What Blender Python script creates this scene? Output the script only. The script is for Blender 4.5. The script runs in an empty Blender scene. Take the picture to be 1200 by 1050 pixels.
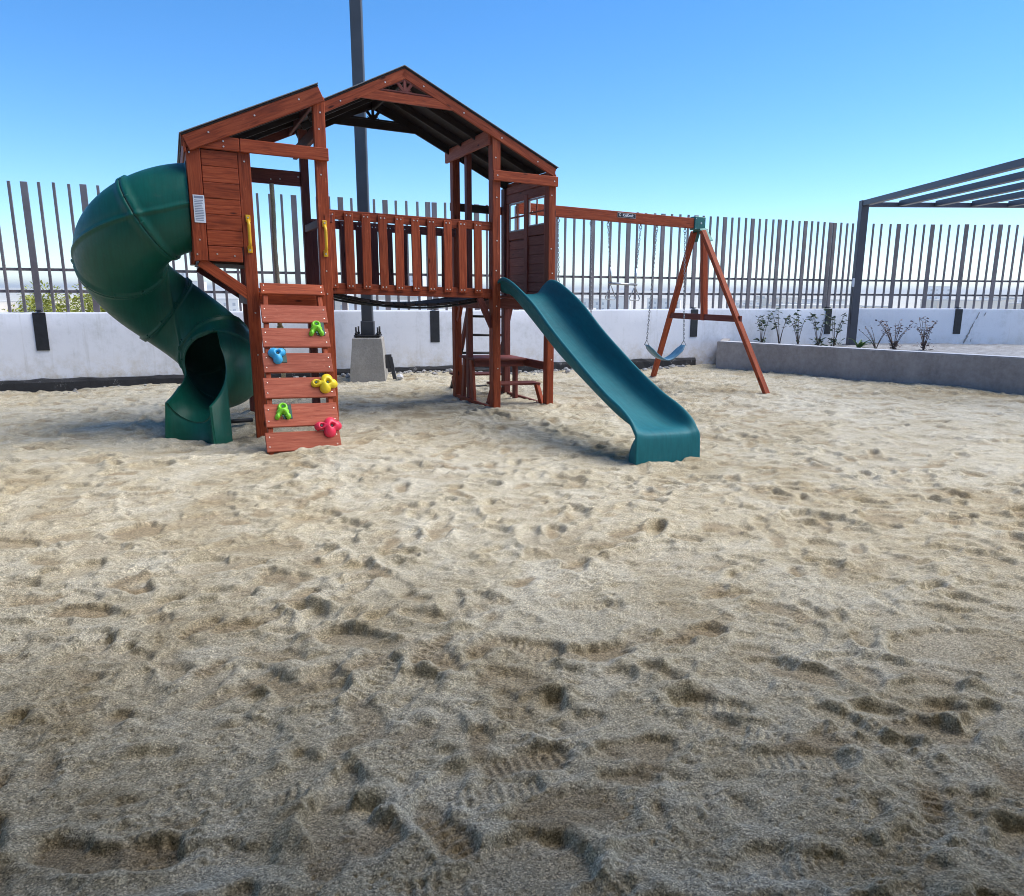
import bpy, bmesh, math, random
import numpy as np
from mathutils import Vector, Matrix

random.seed(7); RNG = np.random.default_rng(11)
sc = bpy.context.scene; COL = sc.collection
R = math.radians
V = Vector

# ------------------------------------------------------------------ materials
def mat(name):
    m = bpy.data.materials.new(name); m.use_nodes = True
    nt = m.node_tree
    return m, nt, nt.nodes['Principled BSDF']
def nd(nt, t, **kw):
    n = nt.nodes.new(t)
    for k, v in kw.items():
        if k in n.inputs: n.inputs[k].default_value = v
        else: setattr(n, k, v)
    return n
def ramp(nt, fac, stops):
    r = nt.nodes.new('ShaderNodeValToRGB'); e = r.color_ramp.elements
    while len(e) < len(stops): e.new(.5)
    for el, (p, c) in zip(e, stops): el.position = p; el.color = (*c, 1)
    nt.links.new(fac, r.inputs['Fac']); return r.outputs['Color']
def bump(nt, bs, h, s, d=.01):
    b = nt.nodes.new('ShaderNodeBump'); b.inputs['Strength'].default_value = s; b.inputs['Distance'].default_value = d
    nt.links.new(h, b.inputs['Height']); nt.links.new(b.outputs['Normal'], bs.inputs['Normal']); return b
def mixc(nt, fac, a, b, mode='MIX'):
    m = nt.nodes.new('ShaderNodeMix'); m.data_type = 'RGBA'; m.blend_type = mode
    for s, i in ((fac, 0), (a, 6), (b, 7)):
        if hasattr(s, 'is_linked'): nt.links.new(s, m.inputs[i])
        elif i == 0: m.inputs[0].default_value = s
        else: m.inputs[i].default_value = (*s, 1)
    return m.outputs[2]
def noise(nt, vec, scale, detail=4, rough=.55, dist=0):
    n = nd(nt, 'ShaderNodeTexNoise', Scale=scale, Detail=detail, Roughness=rough, Distortion=dist)
    if vec is not None: nt.links.new(vec, n.inputs['Vector'])
    return n.outputs['Fac']
def mapped(nt, src, scale):
    m = nd(nt, 'ShaderNodeMapping'); m.inputs['Scale'].default_value = scale
    nt.links.new(src, m.inputs['Vector']); return m.outputs['Vector']
def objco(nt): return nt.nodes.new('ShaderNodeTexCoord').outputs['Object']
def geopos(nt): return nt.nodes.new('ShaderNodeNewGeometry').outputs['Position']

def wood(name, dark, mid, light, rough=.6, wear=.35):
    m, nt, b = mat(name)
    gc = nd(nt, 'ShaderNodeAttribute', attribute_name='gc').outputs['Vector']
    g1 = noise(nt, mapped(nt, gc, (1.6, 22, 22)), 2.2, 6, .6, .8)
    g2 = noise(nt, mapped(nt, gc, (5, 90, 90)), 2.0, 3, .6, .2)
    c = ramp(nt, g1, [(.25, dark), (.5, mid), (.78, light)])
    c = mixc(nt, .35, c, ramp(nt, g2, [(.3, (.35, .35, .35)), (.65, (1, 1, 1))]), 'MULTIPLY')
    tone = nd(nt, 'ShaderNodeAttribute', attribute_name='tone').outputs['Fac']
    hs = nd(nt, 'ShaderNodeHueSaturation'); nt.links.new(c, hs.inputs['Color']); nt.links.new(tone, hs.inputs['Value'])
    w = noise(nt, mapped(nt, gc, (3, 9, 9)), 3.0, 8, .7)
    wf = ramp(nt, w, [(.62, (0, 0, 0)), (.75, (1, 1, 1))])
    pale = tuple(min(1, x * 1.6 + .05) for x in light)
    mw = nd(nt, 'ShaderNodeMath', operation='MULTIPLY'); nt.links.new(wf, mw.inputs[0]); mw.inputs[1].default_value = wear
    c2 = mixc(nt, mw.outputs[0], hs.outputs['Color'], pale)
    # knots
    vo = nd(nt, 'ShaderNodeTexVoronoi', Scale=1.0); nt.links.new(mapped(nt, gc, (2.6, 9, 9)), vo.inputs['Vector'])
    kf = ramp(nt, vo.outputs['Distance'], [(.05, (1, 1, 1)), (.12, (0, 0, 0))])
    c3 = mixc(nt, kf, c2, tuple(x * .35 for x in dark))
    nt.links.new(c3, b.inputs['Base Color'])
    b.inputs['Roughness'].default_value = rough; b.inputs['Specular IOR Level'].default_value = .2
    bump(nt, b, g2, .25, .002)
    return m
def plain(name, col, rough=.5, metal=0, var=.15, scale=8, bmp=0, bscale=60, spec=None):
    m, nt, b = mat(name)
    n = noise(nt, objco(nt), scale, 5)
    c = ramp(nt, n, [(.3, tuple(x * (1 - var) for x in col)), (.7, tuple(min(1, x * (1 + var)) for x in col))])
    nt.links.new(c, b.inputs['Base Color']); b.inputs['Roughness'].default_value = rough; b.inputs['Metallic'].default_value = metal
    if spec is not None: b.inputs['Specular IOR Level'].default_value = spec
    if bmp: bump(nt, b, noise(nt, objco(nt), bscale, 4), bmp, .004)
    return m

M = {}
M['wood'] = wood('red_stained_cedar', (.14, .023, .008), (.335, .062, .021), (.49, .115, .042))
M['wood_in'] = wood('shade_toned_wood', (.11, .026, .020), (.18, .048, .036), (.25, .075, .055), wear=.15)  # same red stain, darkened to carry the shade of inner and rear parts
M['wood_pink'] = wood('weathered_red_wood', (.23, .046, .024), (.36, .088, .048), (.46, .145, .085), wear=.5)
M['wood_dark'] = wood('dark_shaded_board', (.018, .011, .01), (.03, .019, .016), (.045, .028, .024), wear=.08)  # near-black roof undersides and rear boards: shade in the colour; bridge planks truly dark
M['roofedge'] = plain('grey_roof_edge', (.20, .19, .19), .7)
M['screw'] = plain('bright_screw', (.75, .72, .65), .35, .7, .05)
M['black'] = plain('black_steel', (.012, .012, .014), .5, .3)
M['fence'] = plain('brown_grey_fence_steel', (.19, .165, .172), .55, .2, .25, 3)
M['plate'] = plain('dark_steel_plate', (.018, .02, .026), .55, .2, .3, 12)
M['galv'] = plain('galvanised_steel', (.45, .46, .48), .4, .8, .15, 30)
M['chain'] = plain('zinc_chain', (.30, .31, .33), .45, .6, .2, 30)
M['lamp'] = plain('dark_grey_painted_pole', (.06, .064, .075), .5, .3, .2, 2)
M['perg'] = plain('slate_grey_aluminium', (.075, .075, .095), .45, .3, .12, 3)
M['ygrip'] = plain('yellow_plastic', (.75, .42, .02), .35, 0, .06)
M['hgreen'] = plain('lime_green_plastic', (.22, .62, .03), .4, 0, .06)
M['hblue'] = plain('sky_blue_plastic', (.04, .36, .66), .4, 0, .06)
M['hyellow'] = plain('bright_yellow_plastic', (.80, .60, .02), .4, 0, .06)
M['hred'] = plain('pink_red_plastic', (.75, .03, .08), .4, 0, .06)
M['dgreen'] = plain('dark_green_backing', (.01, .06, .045), .5)
M['bracket'] = plain('teal_green_bracket', (.02, .13, .12), .45, .2, .2, 30)
M['rope'] = plain('tan_rope', (.74, .60, .38), .9, 0, .25, 90, .6, 150)
M['rubber'] = plain('blue_grey_rubber', (.09, .23, .34), .42, 0, .15, 20)
M['white'] = plain('white_sticker', (.72, .74, .78), .5, 0, .04)
M['greyink'] = plain('grey_print', (.22, .25, .33), .6, 0, .05)
M['trim'] = plain('pale_window_trim', (.42, .38, .37), .5, 0, .1)
M['stem'] = plain('brown_stem', (.10, .065, .05), .8)
M['leaf'] = plain('dark_green_leaf', (.045, .08, .035), .5, 0, .35, 25)
M['leafp'] = plain('purple_leaf', (.10, .055, .06), .5, 0, .35, 25)
M['agave'] = plain('fresh_green_leaf', (.07, .17, .03), .45, 0, .25, 12)
M['bush'] = plain('sunny_yellow_green_leaf', (.32, .34, .05), .6, 0, .45, 2.5)
M['bushd'] = plain('deep_green_leaf', (.05, .075, .03), .6, 0, .4, 3)

def plastic(name, c, c2, rough, spec=.3):
    m, nt, b = mat(name)
    n = noise(nt, objco(nt), 2.2, 6, .65)
    col = ramp(nt, n, [(.3, c), (.75, c2)])
    sk = ramp(nt, noise(nt, mapped(nt, objco(nt), (55, 2.5, 6)), 1.0, 4, .7), [(.35, (.82, .82, .82)), (.5, (1, 1, 1)), (.68, (1.15, 1.15, 1.15))])
    col = mixc(nt, .7, col, sk, 'MULTIPLY')
    d = noise(nt, objco(nt), 14, 8, .75)   # dusty scuffs
    df = ramp(nt, d, [(.58, (0, 0, 0)), (.8, (.12, .12, .12))])
    col = mixc(nt, df, col, (.30, .29, .25))
    nt.links.new(col, b.inputs['Base Color'])
    b.inputs['Specular IOR Level'].default_value = spec
    rr = ramp(nt, d, [(.35, (rough,) * 3), (.75, (min(1, rough + .25),) * 3)])
    nt.links.new(rr, b.inputs['Roughness'])
    bump(nt, b, noise(nt, objco(nt), 240, 2), .06, .001)
    return m
M['slide'] = plastic('teal_slide_plastic', (.008, .12, .148), (.012, .15, .178), .5, .22)
M['tube'] = plastic('dark_green_tube_plastic', (.003, .075, .050), (.005, .10, .068), .33)

def concrete(name, cols, sc_=1.5, bmp=.3, streak=True):
    m, nt, b = mat(name)
    p = geopos(nt)
    n1 = noise(nt, p, sc_, 8, .65, .5); n2 = noise(nt, p, sc_ * 14, 5, .7)
    n3 = noise(nt, mapped(nt, p, (2.2, 2.2, .5)), 1.6, 6, .7)
    f = nd(nt, 'ShaderNodeMath', operation='MULTIPLY_ADD'); nt.links.new(n2, f.inputs[0]); f.inputs[1].default_value = .35; 
    s = nd(nt, 'ShaderNodeMath', operation='MULTIPLY'); nt.links.new(n1, s.inputs[0]); s.inputs[1].default_value = .4
    nt.links.new(s.outputs[0], f.inputs[2])
    g = nd(nt, 'ShaderNodeMath', operation='MULTIPLY_ADD'); nt.links.new(n3, g.inputs[0]); g.inputs[1].default_value = .3
    nt.links.new(f.outputs[0], g.inputs[2])
    c = ramp(nt, g.outputs[0], cols)
    nt.links.new(c, b.inputs['Base Color']); b.inputs['Roughness'].default_value = .85
    if name == 'white_painted_plaster':     # sand splash and run marks
        sx = nd(nt, 'ShaderNodeSeparateXYZ'); nt.links.new(p, sx.inputs[0]); zr = nd(nt, 'ShaderNodeMapRange'); nt.links.new(sx.outputs['Z'], zr.inputs['Value'])
        zr.inputs['From Min'].default_value = .52; zr.inputs['From Max'].default_value = .08
        sp = ramp(nt, noise(nt, p, 5, 7, .75), [(.42, (0, 0, 0)), (.66, (1, 1, 1))])
        k1 = nd(nt, 'ShaderNodeMath', operation='MULTIPLY'); nt.links.new(sp, k1.inputs[0]); nt.links.new(zr.outputs[0], k1.inputs[1])
        c = mixc(nt, k1.outputs[0], c, (.56, .50, .40))
        run = ramp(nt, noise(nt, mapped(nt, p, (9, 9, .55)), 1.0, 6, .75), [(.58, (0, 0, 0)), (.74, (.45, .45, .45))])
        c = mixc(nt, run, c, (.50, .49, .47)); nt.links.new(c, b.inputs['Base Color'])
    bump(nt, b, f.outputs[0], bmp, .02)
    return m
M['plaster'] = concrete('white_painted_plaster', [(.30, (.46, .45, .46)), (.42, (.70, .71, .74)), (.52, (.80, .81, .86)), (.75, (.84, .85, .89))], .7, .25)
M['concrete'] = concrete('grey_board_concrete', [(.3, (.17, .15, .135)), (.47, (.30, .27, .25)), (.6, (.40, .365, .345)), (.75, (.50, .47, .45))], .9, .3)
M['ledge'] = concrete('pale_concrete_top', [(.3, (.40, .40, .41)), (.6, (.58, .58, .60)), (.75, (.66, .66, .68))], 1.2, .2)  # planter top strip: skylight brightness put into the colour; the white stone shares it
M['pedestal'] = concrete('rough_grey_concrete', [(.3, (.20, .19, .175)), (.5, (.30, .285, .265)), (.7, (.42, .40, .38))], 2.5, .5)
M['soil'] = concrete('planter_gravel', [(.35, (.12, .11, .10)), (.5, (.30, .29, .28)), (.65, (.5, .5, .5))], 6, .8)
M['basestrip'] = concrete('black_bitumen_strip', [(.40, (.012, .012, .014)), (.60, (.03, .03, .033)), (.66, (.35, .35, .36)), (.8, (.45, .45, .46))], 6, .5)
M['rubble'] = concrete('grey_rubble', [(.3, (.10, .095, .09)), (.5, (.30, .29, .28)), (.7, (.62, .62, .63))], 5, .5)
M['blocker'] = plain('beige_render', (.45, .42, .38), .9, 0, .08, 1)
M['terrain'] = concrete('dry_earth', [(.3, (.48, .43, .33)), (.5, (.62, .57, .46)), (.7, (.72, .68, .60))], .02, 0)
M['hill'] = concrete('far_dry_hill', [(.3, (.50, .46, .40)), (.5, (.60, .56, .50)), (.7, (.68, .64, .58))], .01, 0)
for i, c in enumerate(((.80, .77, .72), (.74, .74, .76), (.78, .70, .60), (.70, .62, .52))):
    M['city%d' % i] = plain('pale_facade_%d' % i, c, .9, 0, .05, .2)
M['cityroof'] = plain('flat_roof_grey', (.6, .58, .55), .9)
M['citywin'] = plain('grey_window_band', (.42, .44, .47), .5)

def sand_mat():
    m, nt, b = mat('coarse_sand')
    p = geopos(nt)
    big = noise(nt, p, .35, 5, .6, .6); mid = noise(nt, p, 2.3, 7, .68, .7)
    f = nd(nt, 'ShaderNodeMath', operation='MULTIPLY_ADD'); nt.links.new(mid, f.inputs[0]); f.inputs[1].default_value = .55
    s = nd(nt, 'ShaderNodeMath', operation='MULTIPLY'); nt.links.new(big, s.inputs[0]); s.inputs[1].default_value = .45
    nt.links.new(s.outputs[0], f.inputs[2])
    base = ramp(nt, f.outputs[0], [(.36, (.37, .30, .185)), (.47, (.50, .44, .315)), (.60, (.60, .555, .44))])
    print_tint = nd(nt, 'ShaderNodeAttribute', attribute_name='print_tint').outputs['Fac']
    base = mixc(nt, print_tint, base, (.33, .255, .155))  # browner tint on the floor of some prints
    # single grains: speckle of pale and dark grit
    g = nd(nt, 'ShaderNodeTexVoronoi', Scale=230.0); nt.links.new(p, g.inputs['Vector'])
    sep = nd(nt, 'ShaderNodeSeparateColor'); nt.links.new(g.outputs['Color'], sep.inputs[0])
    gm = ramp(nt, sep.outputs[0], [(0, (.22, .22, .24)), (.22, (.62, .62, .62)), (.7, (1.1, 1.1, 1.1)), (1, (1.9, 1.9, 1.9))])
    c = mixc(nt, .72, base, gm, 'MULTIPLY')
    g2 = noise(nt, p, 95, 3, .7)
    c = mixc(nt, .35, c, ramp(nt, g2, [(.3, (.55, .53, .50)), (.5, (.95, .95, .95)), (.7, (1.2, 1.2, 1.2))]), 'MULTIPLY')
    nt.links.new(c, b.inputs['Base Color']); b.inputs['Roughness'].default_value = .95
    b.inputs['Specular IOR Level'].default_value = .2
    h = nd(nt, 'ShaderNodeMath', operation='MULTIPLY_ADD'); nt.links.new(g2, h.inputs[0]); h.inputs[1].default_value = 1.3; nt.links.new(sep.outputs[1], h.inputs[2])
    bump(nt, b, h.outputs[0], .9, .004)
    return m
M['sand'] = sand_mat()

# ------------------------------------------------------------------ mesh helpers
SINK = 0
class MB:
    def __init__(s): s.v = []; s.f = []; s.mi = []; s.gc = []; s.tn = []; s.sm = []
    def add(s, vs, fs, mi=0, gc=None, tone=1.0, smooth=False):
        n = len(s.v); s.v += [tuple(v) for v in vs]
        s.gc += gc if gc else [tuple(v) for v in vs]
        s.tn += [tone] * len(vs)
        for f in fs: s.f.append([n + i for i in f]); s.mi.append(mi); s.sm.append(smooth)
    def box(s, c, X, Y, Z, bev=.005, mi=0, tone=None):
        """chamfered box; X, Y, Z are half-extent vectors (X the long, grain axis)"""
        c, X, Y, Z = V(c), V(X), V(Y), V(Z)
        L = [X.length, Y.length, Z.length]; U = [X / L[0], Y / L[1], Z / L[2]]
        b = min(bev, *(l * .45 for l in L)); vs = []; idx = {}
        off = V((random.uniform(0, 50), random.uniform(0, 50), random.uniform(0, 50))); gc = []
        for sx in (-1, 1):
            for sy in (-1, 1):
                for sz in (-1, 1):
                    for k in range(3):
                        q = [sx * (L[0] - b), sy * (L[1] - b), sz * (L[2] - b)]
                        q[k] = (sx, sy, sz)[k] * L[k]
                        idx[sx, sy, sz, k] = len(vs); vs.append(c + U[0] * q[0] + U[1] * q[1] + U[2] * q[2])
                        gc.append(tuple(V(q) + off))
        fs = []
        for k in range(3):
            o = [i for i in range(3) if i != k]
            for sg in (-1, 1):
                q = []
                for p in ((-1, -1), (1, -1), (1, 1), (-1, 1)):
                    t = [0, 0, 0]; t[k] = sg; t[o[0]] = p[0]; t[o[1]] = p[1]; q.append(idx[t[0], t[1], t[2], k])
                fs.append(q)
            for p in ((-1, -1), (1, -1), (1, 1), (-1, 1)):
                e = []
                for sg in (-1, 1):
                    t = [0, 0, 0]; t[k] = sg; t[o[0]] = p[0]; t[o[1]] = p[1]
                    e.append((idx[t[0], t[1], t[2], o[0]], idx[t[0], t[1], t[2], o[1]]))
                fs.append([e[0][0], e[0][1], e[1][1], e[1][0]])
        for sx in (-1, 1):
            for sy in (-1, 1):
                for sz in (-1, 1): fs.append([idx[sx, sy, sz, k] for k in range(3)])
        s.add(vs, fs, mi, gc, random.uniform(.82, 1.15) if tone is None else tone)
    def bb(s, a0, a1, b0, b1, z0, z1, mi=0, bev=.005, tone=None):
        h = V(((a1 - a0) / 2, (b1 - b0) / 2, (z1 - z0) / 2)); ax = [V((h.x, 0, 0)), V((0, h.y, 0)), V((0, 0, h.z))]
        ax.sort(key=lambda v: -v.length)
        s.box(((a0 + a1) / 2, (b0 + b1) / 2, (z0 + z1) / 2), *ax, bev, mi, tone)
    def board(s, p0, p1, up, w, t, mi=0, bev=.005, tone=None):
        p0, p1 = V(p0), V(p1); X = (p1 - p0) / 2; x = X.normalized()
        Z = V(up); Z = (Z - x * Z.dot(x)).normalized(); Y = Z.cross(x)
        s.box((p0 + p1) / 2, X, Z * w / 2, Y * t / 2, bev, mi, tone)
    def tube(s, pts, r, n=8, mi=0, caps=True, closed=False):
        pts = [V(p) for p in pts]; N = len(pts); vs = []; fs = []; prev = None
        for i, p in enumerate(pts):
            if closed: t = (pts[(i + 1) % N] - pts[i - 1]).normalized()
            else: t = (pts[min(i + 1, N - 1)] - pts[max(i - 1, 0)]).normalized()
            if prev is None: prev = t.orthogonal().normalized()
            u = (prev - t * prev.dot(t)).normalized(); prev = u; w = t.cross(u)
            ri = r[i] if isinstance(r, (list, tuple)) else r
            for k in range(n):
                a = 2 * math.pi * k / n; vs.append(p + (u * math.cos(a) + w * math.sin(a)) * ri)
        for i in range(N if closed else N - 1):
            j = (i + 1) % N
            for k in range(n): fs.append([i * n + k, i * n + (k + 1) % n, j * n + (k + 1) % n, j * n + k])
        if caps and not closed: fs += [list(range(n))[::-1], list(range((N - 1) * n, N * n))]
        s.add(vs, fs, mi, None, 1.0, True)
    def screw(s, p, nrm, r=.0085, mi=1):
        p = V(p); nrm = V(nrm).normalized(); u = nrm.orthogonal().normalized(); w = nrm.cross(u); vs = []
        for h, rr in ((0, r), (.004, r * .8)):
            for k in range(8):
                a = math.pi * k / 4; vs.append(p + nrm * h + (u * math.cos(a) + w * math.sin(a)) * rr)
        s.add(vs, [[k, (k + 1) % 8, 8 + (k + 1) % 8, 8 + k] for k in range(8)] + [list(range(8, 16))], mi)
    def grid(s, rows, mi=0, smooth=True, closed_u=False):
        """rows: list of equal-length point lists"""
        n = len(rows[0]); vs = [p for r_ in rows for p in r_]; fs = []
        for i in range(len(rows) - 1):
            for k in range(n if closed_u else n - 1):
                fs.append([i * n + k, i * n + (k + 1) % n, (i + 1) * n + (k + 1) % n, (i + 1) * n + k])
        s.add(vs, fs, mi, None, 1.0, smooth)
    def build(s, name, mats, parent=None, label=None, norm=True):
        me = bpy.data.meshes.new(name); me.from_pydata([(v[0], v[1], v[2] + SINK * v[0]) for v in s.v] if SINK else s.v, [], s.f)
        for m in (mats if isinstance(mats, (list, tuple)) else [mats]): me.materials.append(m)
        me.polygons.foreach_set('material_index', s.mi); me.polygons.foreach_set('use_smooth', s.sm)
        if norm:
            bm = bmesh.new(); bm.from_mesh(me); bmesh.ops.recalc_face_normals(bm, faces=bm.faces); bm.to_mesh(me); bm.free()
        a = me.attributes.new('gc', 'FLOAT_VECTOR', 'POINT'); a.data.foreach_set('vector', np.array(s.gc, 'f').ravel())
        a = me.attributes.new('tone', 'FLOAT', 'POINT'); a.data.foreach_set('value', np.array(s.tn, 'f'))
        o = bpy.data.objects.new(name, me); COL.objects.link(o)
        if parent: o.parent = parent
        if label: o['label'] = label
        return o
def empty(name, mw=None):
    o = bpy.data.objects.new(name, None); COL.objects.link(o); o.empty_display_size = .2
    if mw is not None: o.matrix_world = mw
    return o
def tag(o, label, cat, group=None, kind=None):
    o['label'] = label; o['category'] = cat
    if group: o['group'] = group
    if kind: o['kind'] = kind
    return o
def struct(o): o['kind'] = 'structure'; return o
def lerp(a, b, t): return a + (b - a) * t
def interp(x, xs, ys): return float(np.interp(x, xs, ys))
def smooth_interp(x, xs, ys):
    """monotone-ish cubic through points"""
    i = max(0, min(len(xs) - 2, int(np.searchsorted(xs, x) - 1))); h = xs[i + 1] - xs[i]; t = (x - xs[i]) / h
    d = [(ys[k + 1] - ys[k]) / (xs[k + 1] - xs[k]) for k in range(len(xs) - 1)]
    def m(k):
        if k == 0: return d[0]
        if k == len(xs) - 1: return d[-1]
        return (d[k - 1] + d[k]) / 2
    return (2*t**3-3*t**2+1)*ys[i]+(t**3-2*t**2+t)*h*m(i)+(-2*t**3+3*t**2)*ys[i+1]+(t**3-t**2)*h*m(i+1)

# ------------------------------------------------------------------ camera, sky, sun
CAMH = 1.4
cam = bpy.data.cameras.new('camera'); co = bpy.data.objects.new('camera', cam); COL.objects.link(co)
cam.sensor_width = 36; cam.lens = 870 / 1200 * 36; cam.shift_x = -12.65 / 1200
cam.clip_start = .05; cam.clip_end = 20000
co.rotation_mode = 'XYZ'
co.matrix_world = Matrix.Translation((0, 0, CAMH)) @ Matrix.Rotation(R(90) - .2091, 4, 'X') @ Matrix.Rotation(.0057, 4, 'Z')
sc.camera = co
SUN_EL, SUN_AZ = R(54), R(80)      # azimuth from +Y towards +X
w = bpy.data.worlds.new('World'); sc.world = w; w.use_nodes = True
nt = w.node_tree; bg = nt.nodes['Background']
sky = nt.nodes.new('ShaderNodeTexSky'); sky.sky_type = 'NISHITA'; sky.sun_disc = False
sky.sun_elevation = SUN_EL; sky.sun_rotation = SUN_AZ; sky.altitude = 1800; sky.air_density = 1.0; sky.dust_density = .6; sky.ozone_density = 4.0
hsv = nt.nodes.new('ShaderNodeHueSaturation'); hsv.inputs['Saturation'].default_value = 1.26; nt.links.new(sky.outputs[0], hsv.inputs['Color']); nt.links.new(hsv.outputs[0], bg.inputs['Color']); bg.inputs['Strength'].default_value = .0625
sl = bpy.data.lights.new('sun', 'SUN'); sl.energy = 1.5; sl.angle = R(56); sl.color = (1, .95, .87)
so = bpy.data.objects.new('sun', sl); COL.objects.link(so)
dirv = V((math.sin(SUN_AZ) * math.cos(SUN_EL), math.cos(SUN_AZ) * math.cos(SUN_EL), math.sin(SUN_EL)))
so.rotation_euler = dirv.to_track_quat('Z', 'Y').to_euler()
sc.view_settings.view_transform = 'Standard'; sc.view_settings.look = 'None'; sc.view_settings.gamma = 1
sc.cycles.filter_width = 1.0
sc.view_settings.exposure = 1.9

# ------------------------------------------------------------------ sand
def spec_noise(shape, cell, wl_lo, wl_hi, beta, rng):
    """band-limited noise by filtering a spectrum; wavelengths in metres"""
    f = np.fft.rfft2(rng.standard_normal(shape))
    ky = np.fft.fftfreq(shape[0], cell)[:, None]; kx = np.fft.rfftfreq(shape[1], cell)[None]
    k = np.sqrt(kx**2 + ky**2) + 1e-9
    flt = k**(-beta) * np.exp(-(k * wl_lo)**2 / 2) * (1 - np.exp(-(k * wl_hi)**2 * 2))
    o = np.fft.irfft2(f * flt, s=shape); return (o / o.std()).astype('f4')
def sstep(a, b, x):
    t = np.clip((x - a) / (b - a), 0, 1); return t * t * (3 - 2 * t)
def stamp(H, D, x0, y0, cell, edge, pl, pr):
    cx, cy, ang, L, W, dep, kind, tread, rim, irr = pr[:10]
    rad = L * .62 + .06
    j0, j1 = int((cx - rad - x0) / cell), int((cx + rad - x0) / cell) + 1
    i0, i1 = int((cy - rad - y0) / cell), int((cy + rad - y0) / cell) + 1
    if j0 < 0 or i0 < 0 or j1 > H.shape[1] or i1 > H.shape[0]: return
    X = x0 + np.arange(j0, j1) * cell - cx; Y = y0 + np.arange(i0, i1) * cell - cy
    X, Y = np.meshgrid(X, Y); c, s = math.cos(ang), math.sin(ang)
    u = X * c + Y * s; v = -X * s + Y * c
    if kind == 0:       # shoe: ball and heel pads joined by a narrower arch
        def ell(c0, a_, b_): return (np.sqrt(((u - c0) / a_)**2 + (v / b_)**2) - 1) * min(a_, b_)
        e1, e2, e3 = ell(.17 * L, .34 * L, W * .5), ell(-.31 * L, .2 * L, W * .37), ell(-.08 * L, .26 * L, W * .31)
        k_ = .012; d = -k_ * np.log(np.exp(-e1 / k_) + np.exp(-e2 / k_) + np.exp(-e3 / k_))
    else:               # scoop / scuff
        q = np.sqrt((u / (L / 2))**2 + (v / (W / 2))**2); d = (q - 1) * W / 2
    d = d + edge[i0:i1, j0:j1] * irr
    m = 1 - sstep(-.009 if kind == 0 else np.where(Y > 0, -.010, -W * .38), .003, d)
    tilt = dep * (.75 + .5 * u / L)
    floor = -tilt * (1.15 + .35 * np.clip(Y / (L * .5), -1, 1))
    if kind == 0: floor = floor * (1 - .45 * np.exp(-((u + .08 * L) / (.11 * L))**2))
    if tread: floor = floor + .0055 * np.sign(np.sin(u * 2 * math.pi / .03)) * (np.abs(v) < W * .33)
    h = H[i0:i1, j0:j1]
    rimh = dep * rim * .75 * np.exp(-((d - .022) / .02)**2) * (1 + .6 * u / L)
    base = float((h * m).sum() / (m.sum() + 1e-6))
    h[:] = h * (1 - m * .85) + (base * .85 + floor) * m + rimh * (1 - m)
    D[i0:i1, j0:j1] = np.maximum(D[i0:i1, j0:j1] * (1 - .5 * m), m * pr[10])
class FP(tuple): pass
def make_prints(rng):
    out = []
    # y-dependent count: nearer ones matter more but the whole court is trodden
    def shoe(x, y, ang, L, dep):
        return (x, y, ang, L, L * rng.uniform(.38, .44), dep, 0, rng.random() < .22, rng.uniform(.35, .9), rng.uniform(.002, .005), rng.uniform(.1, .9) * (rng.random() < .5))
    for k in range(8000):       # scoops, scuffs and old trampled prints
        x, y = rng.uniform(-13, 12.4), rng.uniform(.5, 16.4); ang = rng.normal(.35, .7) if rng.random() < .55 else rng.uniform(0, 6.28)
        if rng.random() < .45: out.append(shoe(x, y, ang + math.pi * (rng.random() < .5), rng.uniform(.16, .29), min(.022, .006 + rng.exponential(.005)))); continue
        L = min(.55, .10 + rng.exponential(.12)); W = L * rng.uniform(.25, .75)
        out.append((x, y, ang, L, W, min(.026, .006 + rng.exponential(.006) * (L / .25)**.5), 1, False, rng.uniform(.35, .9), rng.uniform(.004, .010), rng.uniform(.1, .9) * (rng.random() < .5)))
    for k in range(15000):      # heel and toe fragments
        L = rng.uniform(.05, .15); x, y = rng.uniform(-13, 12.4), 16.4 * rng.random()**.8
        out.append((x, max(.5, y), rng.normal(.35, .8), L, L * rng.uniform(.28, .55), min(.012, .003 + rng.exponential(.003)), 1, False, rng.uniform(.4, .9), rng.uniform(.002, .006), rng.uniform(.1, .8) * (rng.random() < .35)))
    for k in range(26):         # broad hollows where children sat and dug
        L = rng.uniform(.4, .75); out.append((rng.uniform(-6, 7), rng.uniform(1, 9), rng.uniform(0, 3.1), L, L * rng.uniform(.45, .8), rng.uniform(.012, .022), 1, False, rng.uniform(.3, .6), rng.uniform(.006, .012), rng.uniform(0, .6)))
    for k in range(640):        # walks: alternating feet along a slowly turning line
        x, y, h = rng.uniform(-12, 12), rng.uniform(.8, 16), rng.uniform(0, 6.28); L = rng.uniform(.17, .29); st = L * rng.uniform(1.5, 2.3)
        for i in range(rng.integers(4, 13)):
            h += rng.normal(0, .13); x += st * math.cos(h); y += st * math.sin(h); sd = .07 * (1 if i % 2 else -1)
            out.append(shoe(x - sd * math.sin(h), y + sd * math.cos(h), h + rng.normal(0, .12), L, min(.026, .009 + rng.exponential(.005))))
    out = [out[i] for i in rng.permutation(len(out))]
    return out
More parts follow.
